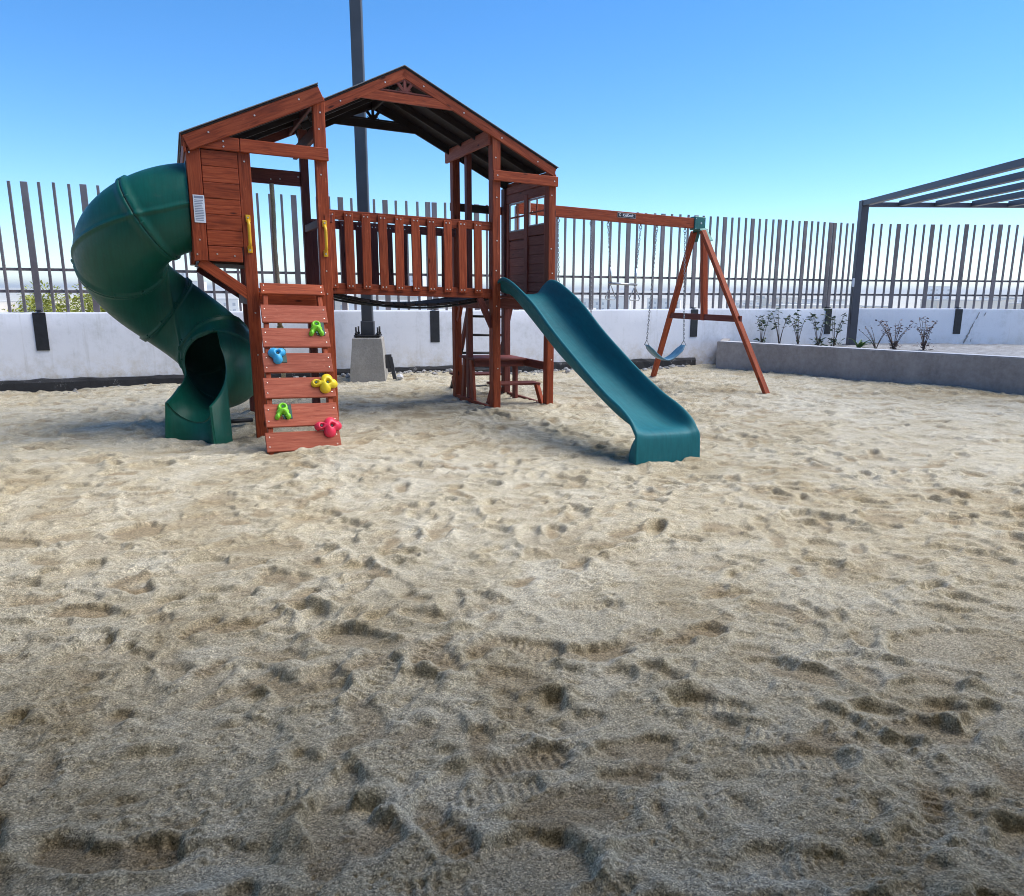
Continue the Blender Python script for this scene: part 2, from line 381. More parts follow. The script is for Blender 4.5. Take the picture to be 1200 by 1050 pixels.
def heightmap(x0, x1, y0, y1, cell, prints, rng, fine):
    sh = (int((y1 - y0) / cell), int((x1 - x0) / cell))
    H = np.zeros(sh, 'f4'); D = np.zeros(sh, 'f4')
    edge = spec_noise(sh, cell, .045, .25, 1.0, rng)
    lump = spec_noise(sh, cell, .05, .35, 1.1, rng)
    rid = spec_noise(sh, cell, .04, .5, 1.2, rng)
    H += .0028 * lump + .003 * (1 - np.abs(rid))
    pl = spec_noise(sh, cell, .012, .10, .7, rng)
    for pr in prints: stamp(H, D, x0, y0, cell, edge, pl, pr)
    def blur(A, sg):
        f = np.fft.rfft2(A); ky = np.fft.fftfreq(sh[0], cell)[:, None]; kx = np.fft.rfftfreq(sh[1], cell)[None]
        return np.fft.irfft2(f * np.exp(-2 * (math.pi * sg)**2 * (kx**2 + ky**2)), s=sh).astype('f4')
    H -= blur(H, .35); H = np.clip(H, -.06, .035); H = blur(H, .0045); D = blur(D, .012)
    # crumbled crust: broken plates and clods
    msk = sstep(.2, 1.0, spec_noise(sh, cell, .15, .8, 1, rng))
    H += msk * .0032 * np.clip(spec_noise(sh, cell, .02, .10, .9, rng), -1.2, 2.2)
    cr = np.abs(spec_noise(sh, cell, .03, .2, 1, rng)); H -= .010 * np.exp(-(cr / .045)**2) * sstep(.3, 1.1, spec_noise(sh, cell, .2, .9, 1, rng))
    if fine: H += .0008 * spec_noise(sh, cell, .007, .03, .4, rng)
    else: H += .0018 * spec_noise(sh, cell, .02, .08, .5, rng)
    return H, D
def bil(H, x0, y0, cell, X, Y):
    fx = np.clip((X - x0) / cell, 0, H.shape[1] - 1.01); fy = np.clip((Y - y0) / cell, 0, H.shape[0] - 1.01)
    i = fx.astype(int); j = fy.astype(int); a = fx - i; b = fy - j
    return (H[j, i] * (1 - a) + H[j, i + 1] * a) * (1 - b) + (H[j + 1, i] * (1 - a) + H[j + 1, i + 1] * a) * b
prints = make_prints(np.random.default_rng(5))
C0 = (-14., -.6, .016); HC, DC = heightmap(-14, 13.4, -.6, 17.4, .016, prints, np.random.default_rng(21), False)
F0 = (-7.4, .5, .007); HF, DF = heightmap(-7.4, 7.6, .5, 6.6, .007, prints, np.random.default_rng(22), True)
BIG = spec_noise((150, 150), .25, 1.2, 7, 1.2, np.random.default_rng(9))
# ground sits lower round the left tower; small heaps where feet stand
GP = [(-2.9, 6.9, 1.0, -.03), (-3.2, 7.0, .5, -.02), (1.2, 5.7, .5, -.02), (1.2, 7.0, .8, -.02), (-2.5, 6.3, .3, -.03), (1.25, 5.75, .3, -.025), (2.0, 10.9, .45, -.045)]
for a_, b_ in ((-2.69, -.42), (-1.99, -.42), (0, 0), (.71, 0), (0, 1.31), (.71, 1.31), (4.0, -.29), (4.1, 2.65), (.24, 2.25), (.86, 2.25), (.05, -2.98), (.3, -3.02), (.6, -3.0), (-3.2, -.6), (-3.5, -.4)):
    x_, y_ = -.33 + a_ * .9063 - b_ * .4226, 8.764 + a_ * .4226 + b_ * .9063
    GP += [(x_ + random.uniform(-.05, .05), y_ + random.uniform(-.05, .05), random.uniform(.09, .15), random.uniform(.02, .045)), (x_ + random.uniform(-.1, .1), y_ - .12, .26, -.014)]
def ground_z(X, Y):
    X = np.asarray(X, 'f8'); Y = np.asarray(Y, 'f8')
    z = bil(HC, C0[0], C0[1], C0[2], X, Y); zf = bil(HF, F0[0], F0[1], F0[2], X, Y)
    k = np.minimum.reduce([sstep(F0[0], F0[0] + .4, X), 1 - sstep(7.0, 7.5, X), sstep(.5, .6, Y), 1 - sstep(5.7, 6.5, Y)])
    z = z * (1 - k) + zf * k
    z = z + .022 * bil(BIG, -18, -10, .25, X, Y)
    for x, y, r, h in GP: z = z + h * np.exp(-((X - x)**2 + (Y - y)**2) / (2 * r * r))
    return z
def ground_d(X, Y):
    d = bil(DC, C0[0], C0[1], C0[2], X, Y); df = bil(DF, F0[0], F0[1], F0[2], X, Y)
    k = np.minimum.reduce([sstep(F0[0], F0[0] + .4, X), 1 - sstep(7.0, 7.5, X), sstep(.5, .6, Y), 1 - sstep(5.7, 6.5, Y)])
    return d * (1 - k) + df * k
def gz(x, y): return float(ground_z(np.array([x]), np.array([y]))[0])
def sand_sheet():
    ys = [.75]
    while ys[-1] < 16.6: ys.append(ys[-1] + max(.0035, .0024 * ys[-1]))
    ys = [-9, -6, -4, -2.5, -1.5, -.8, -.3, 0., .2, .35, .5, .6, .68] + ys
    ys = np.array(ys); NC = 920
    t = np.linspace(-1, 1, NC); wgt = np.where(np.abs(t) < .84, t / .84, np.sign(t) * (1 + (np.abs(t) - .84) / .16 * 1.0))
    half = np.clip(.78 * ys + .9, 1.2, 12.6)
    X = wgt[None, :] * half[:, None]
    X = np.where(np.abs(wgt)[None] > 1, np.sign(wgt)[None] * (half[:, None] + (np.abs(wgt)[None] - 1) * (13.3 - half[:, None])), X)
    Y = np.repeat(ys[:, None], NC, 1)
    Z = ground_z(X, Y); D = ground_d(X, Y)
    n = X.size; me = bpy.data.meshes.new('sand'); me.vertices.add(n)
    me.vertices.foreach_set('co', np.stack([X, Y, Z], -1).astype('f4').ravel())
    idx = np.arange(n).reshape(X.shape); q = np.stack([idx[:-1, :-1], idx[:-1, 1:], idx[1:, 1:], idx[1:, :-1]], -1).reshape(-1, 4)
    me.loops.add(q.size); me.polygons.add(len(q)); me.loops.foreach_set('vertex_index', q.ravel().astype('i4'))
    me.polygons.foreach_set('loop_start', (np.arange(len(q)) * 4).astype('i4'))
    me.polygons.foreach_set('use_smooth', np.ones(len(q), bool)); me.update(calc_edges=True)
    a = me.attributes.new('print_tint', 'FLOAT', 'POINT'); a.data.foreach_set('value', D.ravel().astype('f4'))
    me.materials.append(M['sand']); o = bpy.data.objects.new('sand', me); COL.objects.link(o); struct(o)
sand_sheet()

# far terrain outside the wall
m_ = MB()
ys = np.concatenate([np.linspace(-60, 60, 9), np.geomspace(90, 6000, 22)]); xs = np.concatenate([-np.geomspace(6000, 60, 16), np.linspace(-40, 40, 7), np.geomspace(60, 6000, 16)])
def tz(x, y):
    r = math.hypot(x, y); return -7 - 3 * min(1, r / 400) + (0 if r < 900 else min(1, (r - 900) / 1800) * (9 + 5 * math.sin(x / 310.) + 3 * math.sin(x / 97. + y / 500)))
m_.grid([[(x, y, tz(x, y)) for x in xs] for y in ys])
struct(m_.build('terrain', M['terrain']))

# ------------------------------------------------------------------ perimeter walls and fences
WY, WD = .3876, 12.35
wd = V((math.cos(WY), math.sin(WY), 0)); wn = V((-math.sin(WY), math.cos(WY), 0)); W0 = wn * WD
def WP(s, n, z): return W0 + wd * s + wn * n + V((0, 0, z))
S_COR = (16.27 - W0.y) / wd.y
WTOP = 1.065
def wallbox(mb, s0, s1, n0, n1, z0, z1, mi=0, bev=.006):
    mb.box(WP((s0 + s1) / 2, (n0 + n1) / 2, (z0 + z1) / 2), wd * (s1 - s0) / 2, V((0, 0, (z1 - z0) / 2)), wn * (n1 - n0) / 2, bev, mi)
def wavy_wall(P, s0, s1, depth, z0, z1, name, label):
    """hand-plastered wall: the face and the coping line wander by a few millimetres"""
    mb = MB(); N = int((s1 - s0) / .12); rows = []
    for i in range(N + 1):
        s = lerp(s0, s1, i / N); a = .006 * math.sin(s * 1.7) + .004 * math.sin(s * 5.1 + 1) + random.uniform(-.002, .002); t = .008 * math.sin(s * .9) + random.uniform(-.004, .004)
        col = [P(s, a * .5, lerp(z0, z1 - .03, k / 6)) for k in range(7)] + [P(s, .006 + a, z1 - .008 + t), P(s, .02 + a, z1 + t), P(s, depth - .02, z1 + t), P(s, depth, z1 - .02), P(s, depth, z0)]
        rows.append(col)
    mb.grid(rows); o = mb.build(name, M['plaster']); tag(o, label, 'wall'); return o
rw = wavy_wall(WP, -9.5, S_COR + .02, .18, -.4, WTOP, 'perimeter_wall', 'long low white plastered wall behind the wooden play set')
mb = MB(); N = 120; rows = []
for i in range(N + 1):
    s = lerp(-9.5, 8.7, i / N); j = lambda a: random.uniform(-a, a)
    rows.append([WP(s, .01, .13 + j(.012)), WP(s, -.03 + j(.008), .12 + j(.012)), WP(s, -.05 + j(.01), .08), WP(s, -.055 + j(.01), -.2)])
mb.grid(rows, smooth=False); mb.build('base_strip', M['basestrip'], rw, 'black bitumen strip along the wall foot')
W2Y = 16.27
def WP2(s, n, z): return V((s, W2Y + n, z))
XC = (W0 + wd * S_COR).x
wavy_wall(WP2, XC + .02, 15, .18, -.4, WTOP, 'perimeter_wall', 'white plastered wall behind the concrete planter, under the pergola')

def fence(P, joints, mods, name, label, plates, doubles=()):
    f = empty(name, Matrix.Translation(P(joints[0], .1, WTOP))); tag(f, label, 'fence'); inv = P(joints[0], .1, WTOP)
    def q(s, n, z): return P(s, n, z) - inv
    u = (P(1, 0, 0) - P(0, 0, 0)); nn = (P(0, 1, 0) - P(0, 0, 0)); zz = V((0, 0, 1))
    def bx(mb, s0, s1, n0, n1, z0, z1, bev=.003):
        mb.box(q((s0 + s1) / 2, (n0 + n1) / 2, (z0 + z1) / 2), zz * (z1 - z0) / 2, u * (s1 - s0) / 2, nn * (n1 - n0) / 2, bev)
    for z in (1.65, 1.35):
        for k in range(len(joints) - 1):
            mb = MB(); s0, s1 = joints[k] + .03, joints[k + 1] - .03; c = q((s0 + s1) / 2, .135, z)
            mb.box(c, u * (s1 - s0) / 2, zz * .02, nn * .015, .003); mb.build('rail', M['fence'], f)
    for k in range(len(joints) - 1):
        g0, g1 = [.055 if joints[k + e] in doubles else 0 for e in (0, 1)]; s0, s1, m = joints[k] + g0, joints[k + 1] - g1, mods[k]
        for i in range(1 if k and not g0 else 0, m * 4 + 1):
            s = lerp(s0, s1, i / (m * 4)); mb = MB(); top = 2.82 + random.uniform(-.006, .006)
            jit = random.uniform(-.006, .006)
            if i % 4 == 0: bx(mb, s - .042, s + .042, .085, .117, WTOP - .004, top); nm = 'picket'
            else: bx(mb, s - .018 + jit, s + .018 + jit, .083, .117, WTOP - .004, top); nm = 'bar'
            mb.build(nm, M['fence'], f)
    for s in plates:
        mb = MB(); bx(mb, s - .08, s + .08, -.012, -.001 + .008, .53, 1.06); bx(mb, s - .035, s + .035, -.010, .10, WTOP + .012, WTOP + .03)
        mb.build('mounting_plate', M['plate'], f)
    return f
JT = [-8.02, -2.30, 3.42, 8.64, 12.02, 12.74]
fence(WP, JT, [8, 8, 7, 5, 1], 'steel_fence', 'brown steel bar fence on the wall behind the play set', [-2.30, 3.42, 8.64, 12.02], (3.42, 12.02))
fence(WP2, [7.22, 9.38, 14.4], [3, 7], 'steel_fence', 'brown steel bar fence on the wall behind the planter and pergola', [9.38, 12.0])

# rubble along the wall foot
mb = MB()
def pebble(mb, c, r, mi=0):
    t = (1 + 5**.5) / 2
    vs = [V(p).normalized() for p in [(-1,t,0),(1,t,0),(-1,-t,0),(1,-t,0),(0,-1,t),(0,1,t),(0,-1,-t),(0,1,-t),(t,0,-1),(t,0,1),(-t,0,-1),(-t,0,1)]]
    fs = [(0,11,5),(0,5,1),(0,1,7),(0,7,10),(0,10,11),(1,5,9),(5,11,4),(11,10,2),(10,7,6),(7,1,8),(3,9,4),(3,4,2),(3,2,6),(3,6,8),(3,8,9),(4,9,5),(2,4,11),(6,2,10),(8,6,7),(9,8,1)]
    s = [random.uniform(.6, 1.3) for _ in range(3)]
    mb.add([V(c) + V((v.x * s[0], v.y * s[1], v.z * s[2] * .75)) * r * random.uniform(.85, 1.1) for v in vs], fs, mi)
for k in range(420):
    s = random.uniform(-.5, 8.4) if random.random() < .85 else random.uniform(-8, 0); n = -.05 - abs(random.gauss(0, .14)); p = WP(s, n, 0)
    r = random.uniform(.012, .05) * (1 if s > 0 else .5); pebble(mb, (p.x, p.y, gz(p.x, p.y) + r * .35), r)
o = mb.build('rubble', M['rubble']); tag(o, 'broken grey rubble strewn along the foot of the long white wall', 'rubble', kind='stuff')

# plaster scar on the right wall
mb = MB()
for x0, z0, x1, z1, wdt in ((9.56, .33, 9.66, .58, .05), (9.65, .56, 9.74, .80, .035), (9.76, .84, 9.83, 1.0, .025), (9.93, .92, 9.97, 1.0, .02), (9.70, .36, 9.73, .44, .012)):
    N = 10; rows = []
    for i in range(N + 1):
        t = i / N; wv = wdt * (.35 + .65 * math.sin(math.pi * t)) * random.uniform(.6, 1.2); x = lerp(x0, x1, t) + random.uniform(-.008, .008); z = lerp(z0, z1, t)
        rows.append([(x - wv / 2, W2Y - .007, z), (x, W2Y - .016, z), (x + wv / 2, W2Y - .007, z)])
    mb.grid(rows, smooth=False)
o = mb.build('plaster_scar', M['pedestal'], None); tag(o, 'brown diagonal scar of bare mortar on the white wall above the planter', 'scar')

# ------------------------------------------------------------------ lamp post on pedestal
lp = empty('lamp_post', Matrix.Translation((-2.44, 11.78, 0)) @ Matrix.Rotation(.1, 4, 'Z')); tag(lp, 'tall dark grey lamp pole on a concrete block behind the bridge', 'lamp post')
mb = MB(); rows = []
for z, h in ((-.3, .29), (0, .275), (.25, .255), (.5, .235), (.655, .222), (.67, .21)):
    rows.append([(sx * h + random.uniform(-.006, .006), sy * h + random.uniform(-.006, .006), z) for sx, sy in ((-1, -1), (0, -1), (1, -1), (1, 0), (1, 1), (0, 1), (-1, 1), (-1, 0))])
mb.grid(rows, smooth=False, closed_u=True); mb.add(rows[-1], [list(range(8))]); mb.build('pedestal', M['pedestal'], lp)
mb = MB(); mb.bb(-.2, .2, -.2, .2, .685, .71); mb.build('base_plate', M['black'], lp)
for sx in (-1, 1):
    for sy in (-1, 1):
        mb = MB(); mb.tube([(sx * .165, sy * .165, .665), (sx * .165, sy * .165, .83)], .014, 8); mb.tube([(sx * .165, sy * .165, .715), (sx * .165, sy * .165, .745)], .026, 6); mb.build('anchor_bolt', M['black'], lp)
mb = MB(); mb.bb(-.085, .085, -.085, .085, .705, 8.4, bev=.012); mb.bb(-.1, .1, -.1, .1, .70, .92); mb.build('pole', M['lamp'], lp)
mb = MB(); mb.tube([(0, 0, 8.3), (0, -.2, 8.5), (0, -.7, 8.6)], .04, 8); mb.bb(-.14, .14, -1.3, -.65, 8.56, 8.65); mb.build('lamp_head', M['lamp'], lp)
mb = MB(); mb.board((-2.02, 11.72, -.05), (-2.10, 11.78, .36), (1, 0, 0), .06, .02); mb.board((-2.125, 11.77, .18), (-2.135, 11.785, .40), (1, 0, 0), .10, .022)
tag(mb.build('offcut', M['lamp']), 'thin grey offcut leaning against the lamp pole block', 'offcut')
mb = MB(); pebble(mb, (-1.93, 11.62, gz(-1.93, 11.62) + .04), .075); tag(mb.build('stone', M['ledge']), 'lone white stone on the sand beside the lamp pole block', 'stone')

# ------------------------------------------------------------------ planter
A_ = V((3.62, 13.98, 0)); d_ = (V((7.0, 10.34, 0)) - A_).normalized(); n_ = V((d_.y, -d_.x, 0)); n_ = n_ if n_.y > 0 else -n_
pl = empty('planter', Matrix.Translation(A_)); tag(pl, 'long raw concrete planter along the right edge of the sand', 'planter')
mb = MB(); N = 60; rows = []
for i in range(N + 1):
    t = lerp(0, 9.5, i / N); k = lambda a: random.uniform(-a, a); b = d_ * t; zt = .49 + .006 * t
    rows.append([b + n_ * .0 + V((0, 0, -.3)), b + n_ * k(.004) + V((0, 0, .1)), b + n_ * k(.005) + V((0, 0, .3)), b + n_ * k(.003) + V((0, 0, zt - .012)), b + n_ * .012 + V((0, 0, zt)), b + n_ * .2 + V((0, 0, zt)), b + n_ * .2 + V((0, 0, .1))])
mb.grid(rows, smooth=False)
e0 = rows[0]; mb.add([e0[0], e0[3], e0[5] , e0[6]], [[0, 1, 2, 3]])
mb.build('front_wall', M['concrete'], pl)
mb = MB(); rows = []
for i in range(N + 1):
    t = lerp(.003, 9.5, i / N); b = d_ * t; zt = .494 + .006 * t
    rows.append([b + n_ * .008 + V((0, 0, zt)), b + n_ * .204 + V((0, 0, zt + .002)), b + n_ * .204 + V((0, 0, zt - .03))])
mb.grid(rows, smooth=False); mb.build('coping', M['ledge'], pl)  # top strip, coloured pale for the sky's light on it
mb = MB()   # end return to the wall
p0 = A_; p1 = V((3.97, 14.96, 0)); dd = (p1 - p0); L_ = dd.length
mb.box(dd / 2 + V((.10, .02, .09)), dd / 2, V((.07, 0, 0)), V((0, 0, .395)), .006); mb.build('end_wall', M['concrete'], pl)
mb = MB(); rows = []
for i in range(41):
    row = []
    for j in range(41):
        t = lerp(.05, 9.3, i / 40); dist = lerp(.2, 6.5, (j / 40)**1.6); p = A_ + d_ * t + n_ * dist
        row.append(p - A_ + V((0, 0, .31 + .003 * t + random.uniform(-.012, .018))))
    rows.append(row)
def soil_ok(p):
    q = p + A_; return (q - W0).dot(wn) < .05 and q.y < W2Y + .05
vs = [p for r_ in rows for p in r_]; fs = [[i * 41 + j, i * 41 + j + 1, (i + 1) * 41 + j + 1, (i + 1) * 41 + j] for i in range(40) for j in range(40)]
fs = [f for f in fs if any(soil_ok(vs[i]) for i in f)]
# pull vertices that cross the walls back to the wall faces
v2 = []
for p in vs:
    q = p + A_; e = (q - W0).dot(wn)
    if e > .03: q = q - wn * (e - .03)
    q.y = min(q.y, W2Y + .03); v2.append(q - A_)
mb.add(v2, fs, smooth=True); mb.build('gravel_bed', M['soil'], pl)

def leaf(mb, p, d, L, W, mi=1):
    d = V(d).normalized(); s = d.cross(V((0, 0, 1)));
    if s.length < .1: s = V((1, 0, 0))
    s.normalize(); q = V((random.gauss(0, .4), random.gauss(0, .4), random.gauss(0, .4))); s = (s + q).normalized(); n = s.cross(d).normalized()
    p = V(p); mb.add([p, p + d * L * .35 + s * W * .5 + n * W * .12, p + d * L * .7 + s * W * .42, p + d * L - n * L * .12, p + d * L * .7 - s * W * .42, p + d * L * .35 - s * W * .5 + n * W * .12], [[0, 1, 2, 3], [0, 3, 4, 5]], mi)
def sapling(x, y, z, h, nst, spread, leafs, lm, label, tuft=0, llen=.085):
    h *= 1.16; spread *= 1.16; llen *= 1.15
    o = empty('shrub', Matrix.Translation((x, y, z))); tag(o, label, 'shrub', 'young shrubs in the planter')
    st = MB(); lf = MB()
    for k in range(nst):
        a = random.uniform(0, 6.28); tip = V((math.cos(a) * spread * random.uniform(.4, 1), math.sin(a) * spread * random.uniform(.4, 1), h * random.uniform(.72, 1)))
        mid = V((tip.x * .25, tip.y * .25, tip.z * .55)) + V((random.gauss(0, .015), random.gauss(0, .015), 0)); pts = []
        for i in range(8):
            t = i / 7; pts.append(V((0, 0, -.03)) * (1 - t)**2 + mid * 2 * t * (1 - t) + tip * t * t)
        st.tube(pts, [lerp(.009, .003, i / 7) for i in range(8)], 5)
        for i in range(int(leafs * 1.1)):
            t = random.uniform(.3, 1)**.55; p = pts[min(7, int(t * 7.99))] + V((random.gauss(0, .012), random.gauss(0, .012), random.gauss(0, .02)))
            a2 = random.uniform(0, 6.28); leaf(lf, p, (math.cos(a2), math.sin(a2), random.uniform(-.5, .7)), llen * random.uniform(.6, 1.25), llen * .5 * random.uniform(.7, 1.2), 0)
    for k in range(tuft):
        a2 = random.uniform(0, 6.28); leaf(lf, (random.gauss(0, .05), random.gauss(0, .05), random.uniform(.02, .16)), (math.cos(a2), math.sin(a2), random.uniform(-.1, 1)), llen * random.uniform(.7, 1.3), llen * .5, 0)
    st.build('stems', M['stem'], o); lf.build('foliage', lm, o)
sapling(4.77, 14.98, .31, .62, 4, .17, 15, M['leaf'], 'leafy shrub nearest the swing frame at the planter end', 18)
sapling(5.20, 15.20, .31, .66, 5, .20, 8, M['leaf'], 'bare stemmed shrub with leaves only at the top, second from the swing frame')
sapling(5.53, 15.05, .31, .66, 5, .22, 10, M['leaf'], 'wispy shrub with thin spread stems, third from the swing frame', 6)
sapling(5.87, 14.90, .31, .64, 5, .22, 12, M['leaf'], 'shrub with a dark bushy base just left of the wall plate by the pergola post', 30)
sapling(6.31, 15.20, .31, .62, 4, .17, 11, M['leaf'], 'shrub in front of the dark wall plate beside the pergola post', 34)
sapling(6.95, 14.74, .31, .42, 7, .33, 3, M['leafp'], 'sparse twiggy shrub right of the green strap-leaved plant', 0, .05)
sapling(7.16, 14.45, .31, .52, 11, .34, 7, M['leafp'], 'wide purple-brown twiggy shrub in the middle of the planter', 55, .06)
sapling(7.60, 14.20, .31, .54, 10, .22, 7, M['leafp'], 'upright purple-brown shrub furthest right in the planter', 45, .06)
o = MB()
for k in range(11):
    a = random.uniform(0, 6.28); L = random.uniform(.25, .42); up = random.uniform(.15, .9); rows = []
    for i in range(7):
        t = i / 6; r_ = L * t; z = up * L * t * (1.35 - .75 * t); wv = .028 * (1 - t)**.6 + .002
        c = V((math.cos(a) * r_, math.sin(a) * r_, z)); s = V((-math.sin(a), math.cos(a), 0)) * wv
        rows.append([c - s, c - V((0, 0, .008)), c + s])
    o.grid(rows)
o.tube([(0, 0, -.05), (0, 0, .04)], .03, 8)
o = o.build('strap_leaf_plant', M['agave']); o.location = (6.66, 14.85, .31); tag(o, 'bright green strap-leaved plant at the foot of the pergola post', 'plant')

# ------------------------------------------------------------------ pergola
pg = empty('pergola', Matrix.Translation((6.85, 15.66, .26))); tag(pg, 'slate grey slatted pergola standing over the planter at the right', 'pergola')
def part(name, m, parent, *boxes, **kw):
    mb = MB()
    for b in boxes: mb.bb(*b, **kw)
    return mb.build(name, m, parent)
part('post', M['perg'], pg, (-.075, .075, -.075, .075, -.2, 2.95)); part('post', M['perg'], pg, (-.075, .075, -6.6, -6.45, -.2, 2.725))
part('post', M['perg'], pg, (6.2, 6.35, -.075, .075, -.2, 2.80))
part('base_plate', M['perg'], pg, (-.13, .13, -.13, .13, .03, .07))
part('beam', M['perg'], pg, (.078, 6.35, -.05, .05, 2.825, 2.915)); part('beam', M['perg'], pg, (-.05, 6.35, -6.6, -6.45, 2.73, 2.835))
for k in range(9):
    x = -.06 + k * .73; part('joist', M['perg'], pg, (x, x + .12, -6.65, -.054 if k else -.078, 2.84, 2.945))
mb = MB(); mb.bb(-.12, -.078, -.09, -.06, 1.25, 1.42); mb.build('junction_box', M['white'], pg)
mb = MB(); mb.tube([(-.1, -.075, 1.25), (-.105, -.08, .9), (-.09, -.085, .5)], .006, 6); mb.build('cable', M['black'], pg)

# ------------------------------------------------------------------ play set
PSM = Matrix.Translation((-.33, 8.764, 0)) @ Matrix.Rotation(R(25), 4, 'Z'); SINK = -.028   # the set has sunk a little towards its right end
ps = empty('play_set', PSM); tag(ps, 'red wooden play set of two roofed towers, bridge, green tube slide and blue slide', 'play set')
def LW(a, b, z): return PSM @ V((a, b, z))
def lgz(a, b):
    p = LW(a, b, 0); return .028 * a + gz(p.x, p.y)
WD_, WI, WP_, WK, SCR = M['wood'], M['wood_in'], M['wood_pink'], M['wood_dark'], M['screw']
F_ = (0, -1, 0)
def wpart(name, parent=ps, m=WD_, boxes=(), boards=(), screws=(), label=None, sn=F_):
    mb = MB()
    for b in boxes: mb.bb(*b)
    for b in boards: mb.board(*b)
    for s in screws: mb.screw(s, sn)
    return mb.build(name, [m, SCR], parent, label)
BF = -.45     # front plane of the left tower
# posts
def post(a0, a1, b0, b1, top, scr=(), m=WD_):
    return wpart('post', ps, m, [(a0, a1, b0, b1, -.3, top)], screws=[((a0 + a1) / 2 + random.uniform(-.012, .012), b0, z) for z in scr])
post(-2.745, -2.635, BF, BF + .07, 2.56, (2.47, 1.66, 1.10, .7))
post(-2.045, -1.935, BF, BF + .07, 3.12, (2.98, 2.83, 2.42, 1.92, 1.52, 1.30))
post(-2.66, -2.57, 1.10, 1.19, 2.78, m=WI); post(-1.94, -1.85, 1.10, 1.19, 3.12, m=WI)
post(-.045, .05, -.045, .08, 3.08, (2.84, 2.42, 1.95, 1.62, 1.22, .5))
post(.665, .755, -.04, .07, 2.735, (2.5, 1.9, 1.62, .6))
post(-.045, .05, 1.26, 1.37, 3.03, m=WD_); post(.665, .755, 1.26, 1.37, 2.72, m=WI)
post(-.02, .045, .83, .92, 3.02, m=WI)
# ---- left tower boards
wpart('eave_board', boxes=[(-3.21, -2.725, BF - .04, BF - .003, 2.545, 2.66)], screws=[(-3.03, BF - .04, 2.63), (-3.03, BF - .04, 2.58), (-2.86, BF - .04, 2.62), (-2.86, BF - .04, 2.575)])
wpart('eave_board', boxes=[(-2.72, -1.925, BF - .04, BF - .003, 2.545, 2.66)])
wpart('rear_beam', m=WI, boxes=[(-2.57, -1.94, 1.12, 1.16, 2.50, 2.66)], screws=[(-2.27, 1.12, 2.55), (-2.17, 1.12, 2.56), (-1.97, 1.12, 2.6)])
wpart('side_beam', m=WI, boxes=[(-1.93, -1.895, BF + .072, 1.098, 1.99, 2.07)]); wpart('side_beam', m=WI, boxes=[(-2.02, -1.97, BF + .07, 1.10, 2.78, 2.90)])
# slide-side box with horizontal cladding
bx = wpart('clad_panel', boxes=[(-3.18, -3.06, BF - .022, BF + .02, 1.565, 2.543), (-3.055, -2.76, BF - .018, BF + .01, 1.565, 1.70)], label='boarded front panel beside the tube slide',
           screws=[(-3.15, BF - .022, 2.5), (-3.15, BF - .022, 1.62), (-3.12, BF - .022, 1.75), (-2.83, BF - .018, 1.62), (-2.98, BF - .018, 1.63)])
nP = 6
mb = MB(); mb.bb(-3.135, -2.752, BF + .0215, BF + .034, 1.57, 2.54); mb.build('backing_board', [WI], bx)
for k in range(nP):
    z0 = lerp(1.705, 2.54, k / nP); z1 = lerp(1.705, 2.54, (k + 1) / nP) - .0015
    wpart('plank', bx, boards=[((-3.055, BF - .001 + random.uniform(-.004, .002), (z0 + z1) / 2), (-2.748, BF - .001, (z0 + z1) / 2), (0, 0, 1), z1 - z0, .02)])
mb = MB(); mb.bb(-3.150, -3.055, BF - .027, BF - .0225, 1.90, 2.14, bev=.001); st = mb.build('safety_label', M['white'], bx, 'white printed safety label')
mb = MB()
mb.bb(-3.140, -3.065, BF - .0285, BF - .0272, 2.112, 2.132, bev=.0004)
for k in range(13):
    z = 2.095 - k * .0145; mb.bb(-3.140, -3.065 - random.uniform(0, .02), BF - .0282, BF - .0272, z - .003, z + .003, bev=.0004)
mb.build('printed_lines', M['greyink'], st)
wpart('side_panel', m=WD_, boxes=[(-3.18, -3.14, BF + .022, BF + .10, 1.56, 2.55), (-3.18, -3.14, .62, 1.15, 1.56, 2.62), (-3.18, -3.14, BF + .102, .618, 2.44, 2.60)])
wpart('rear_panel', m=WI, boxes=[(-3.138, -2.665, 1.11, 1.15, 1.56 + k * .135, 1.69 + k * .135) for k in range(7)])
wpart('box_floor', m=WK, boxes=[(-3.138, -2.64, BF + .075, 1.10, 1.545, 1.585)])
wpart('brace', boards=[((-3.13, BF + .024, 1.56), (-2.66, BF + .024, 1.225), (.6, 0, .8), .095, .04)])
wpart('brace', m=WI, boards=[((-3.10, 1.13, 1.54), (-2.62, 1.13, 1.225), (.6, 0, .8), .095, .04)])
# deck
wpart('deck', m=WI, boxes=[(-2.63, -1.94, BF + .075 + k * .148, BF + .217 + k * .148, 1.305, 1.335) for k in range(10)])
wpart('deck_beam', boxes=[(-2.634, -2.046, BF + .015, BF + .06, 1.165, 1.30)]); wpart('deck_beam', m=WI, boxes=[(-2.57, -1.94, 1.115, 1.155, 1.17, 1.30)])
wpart('deck_beam', m=WI, boxes=[(-2.70, -2.66, BF + .072, 1.10, 1.17, 1.30)]); wpart('deck_beam', m=WI, boxes=[(-2.02, -1.98, BF + .072, 1.10, 1.17, 1.30)])
# yellow grips
for a in (-2.69, -1.99):
    mb = MB(); z0, z1, b0 = 1.70, 1.955, BF - .002; pts = []
    for i in range(15):
        t = i / 14; pts.append((a, b0 - .055 * min(1, math.sin(math.pi * t) * 2.2), lerp(z0, z1, t)))
    mb.tube(pts, .0155, 10)
    for z in (z0 - .012, z1 + .012): mb.box((a, b0 - .007, z), (0, 0, .032), (.021, 0, 0), (0, .007, 0), .006)
    g = mb.build('hand_grip', M['ygrip'], ps)
    mb = MB(); [mb.screw((a, b0 - .0145, z), F_, .009, 0) for z in (z0 - .018, z1 + .018)]; mb.build('screw', SCR, g)
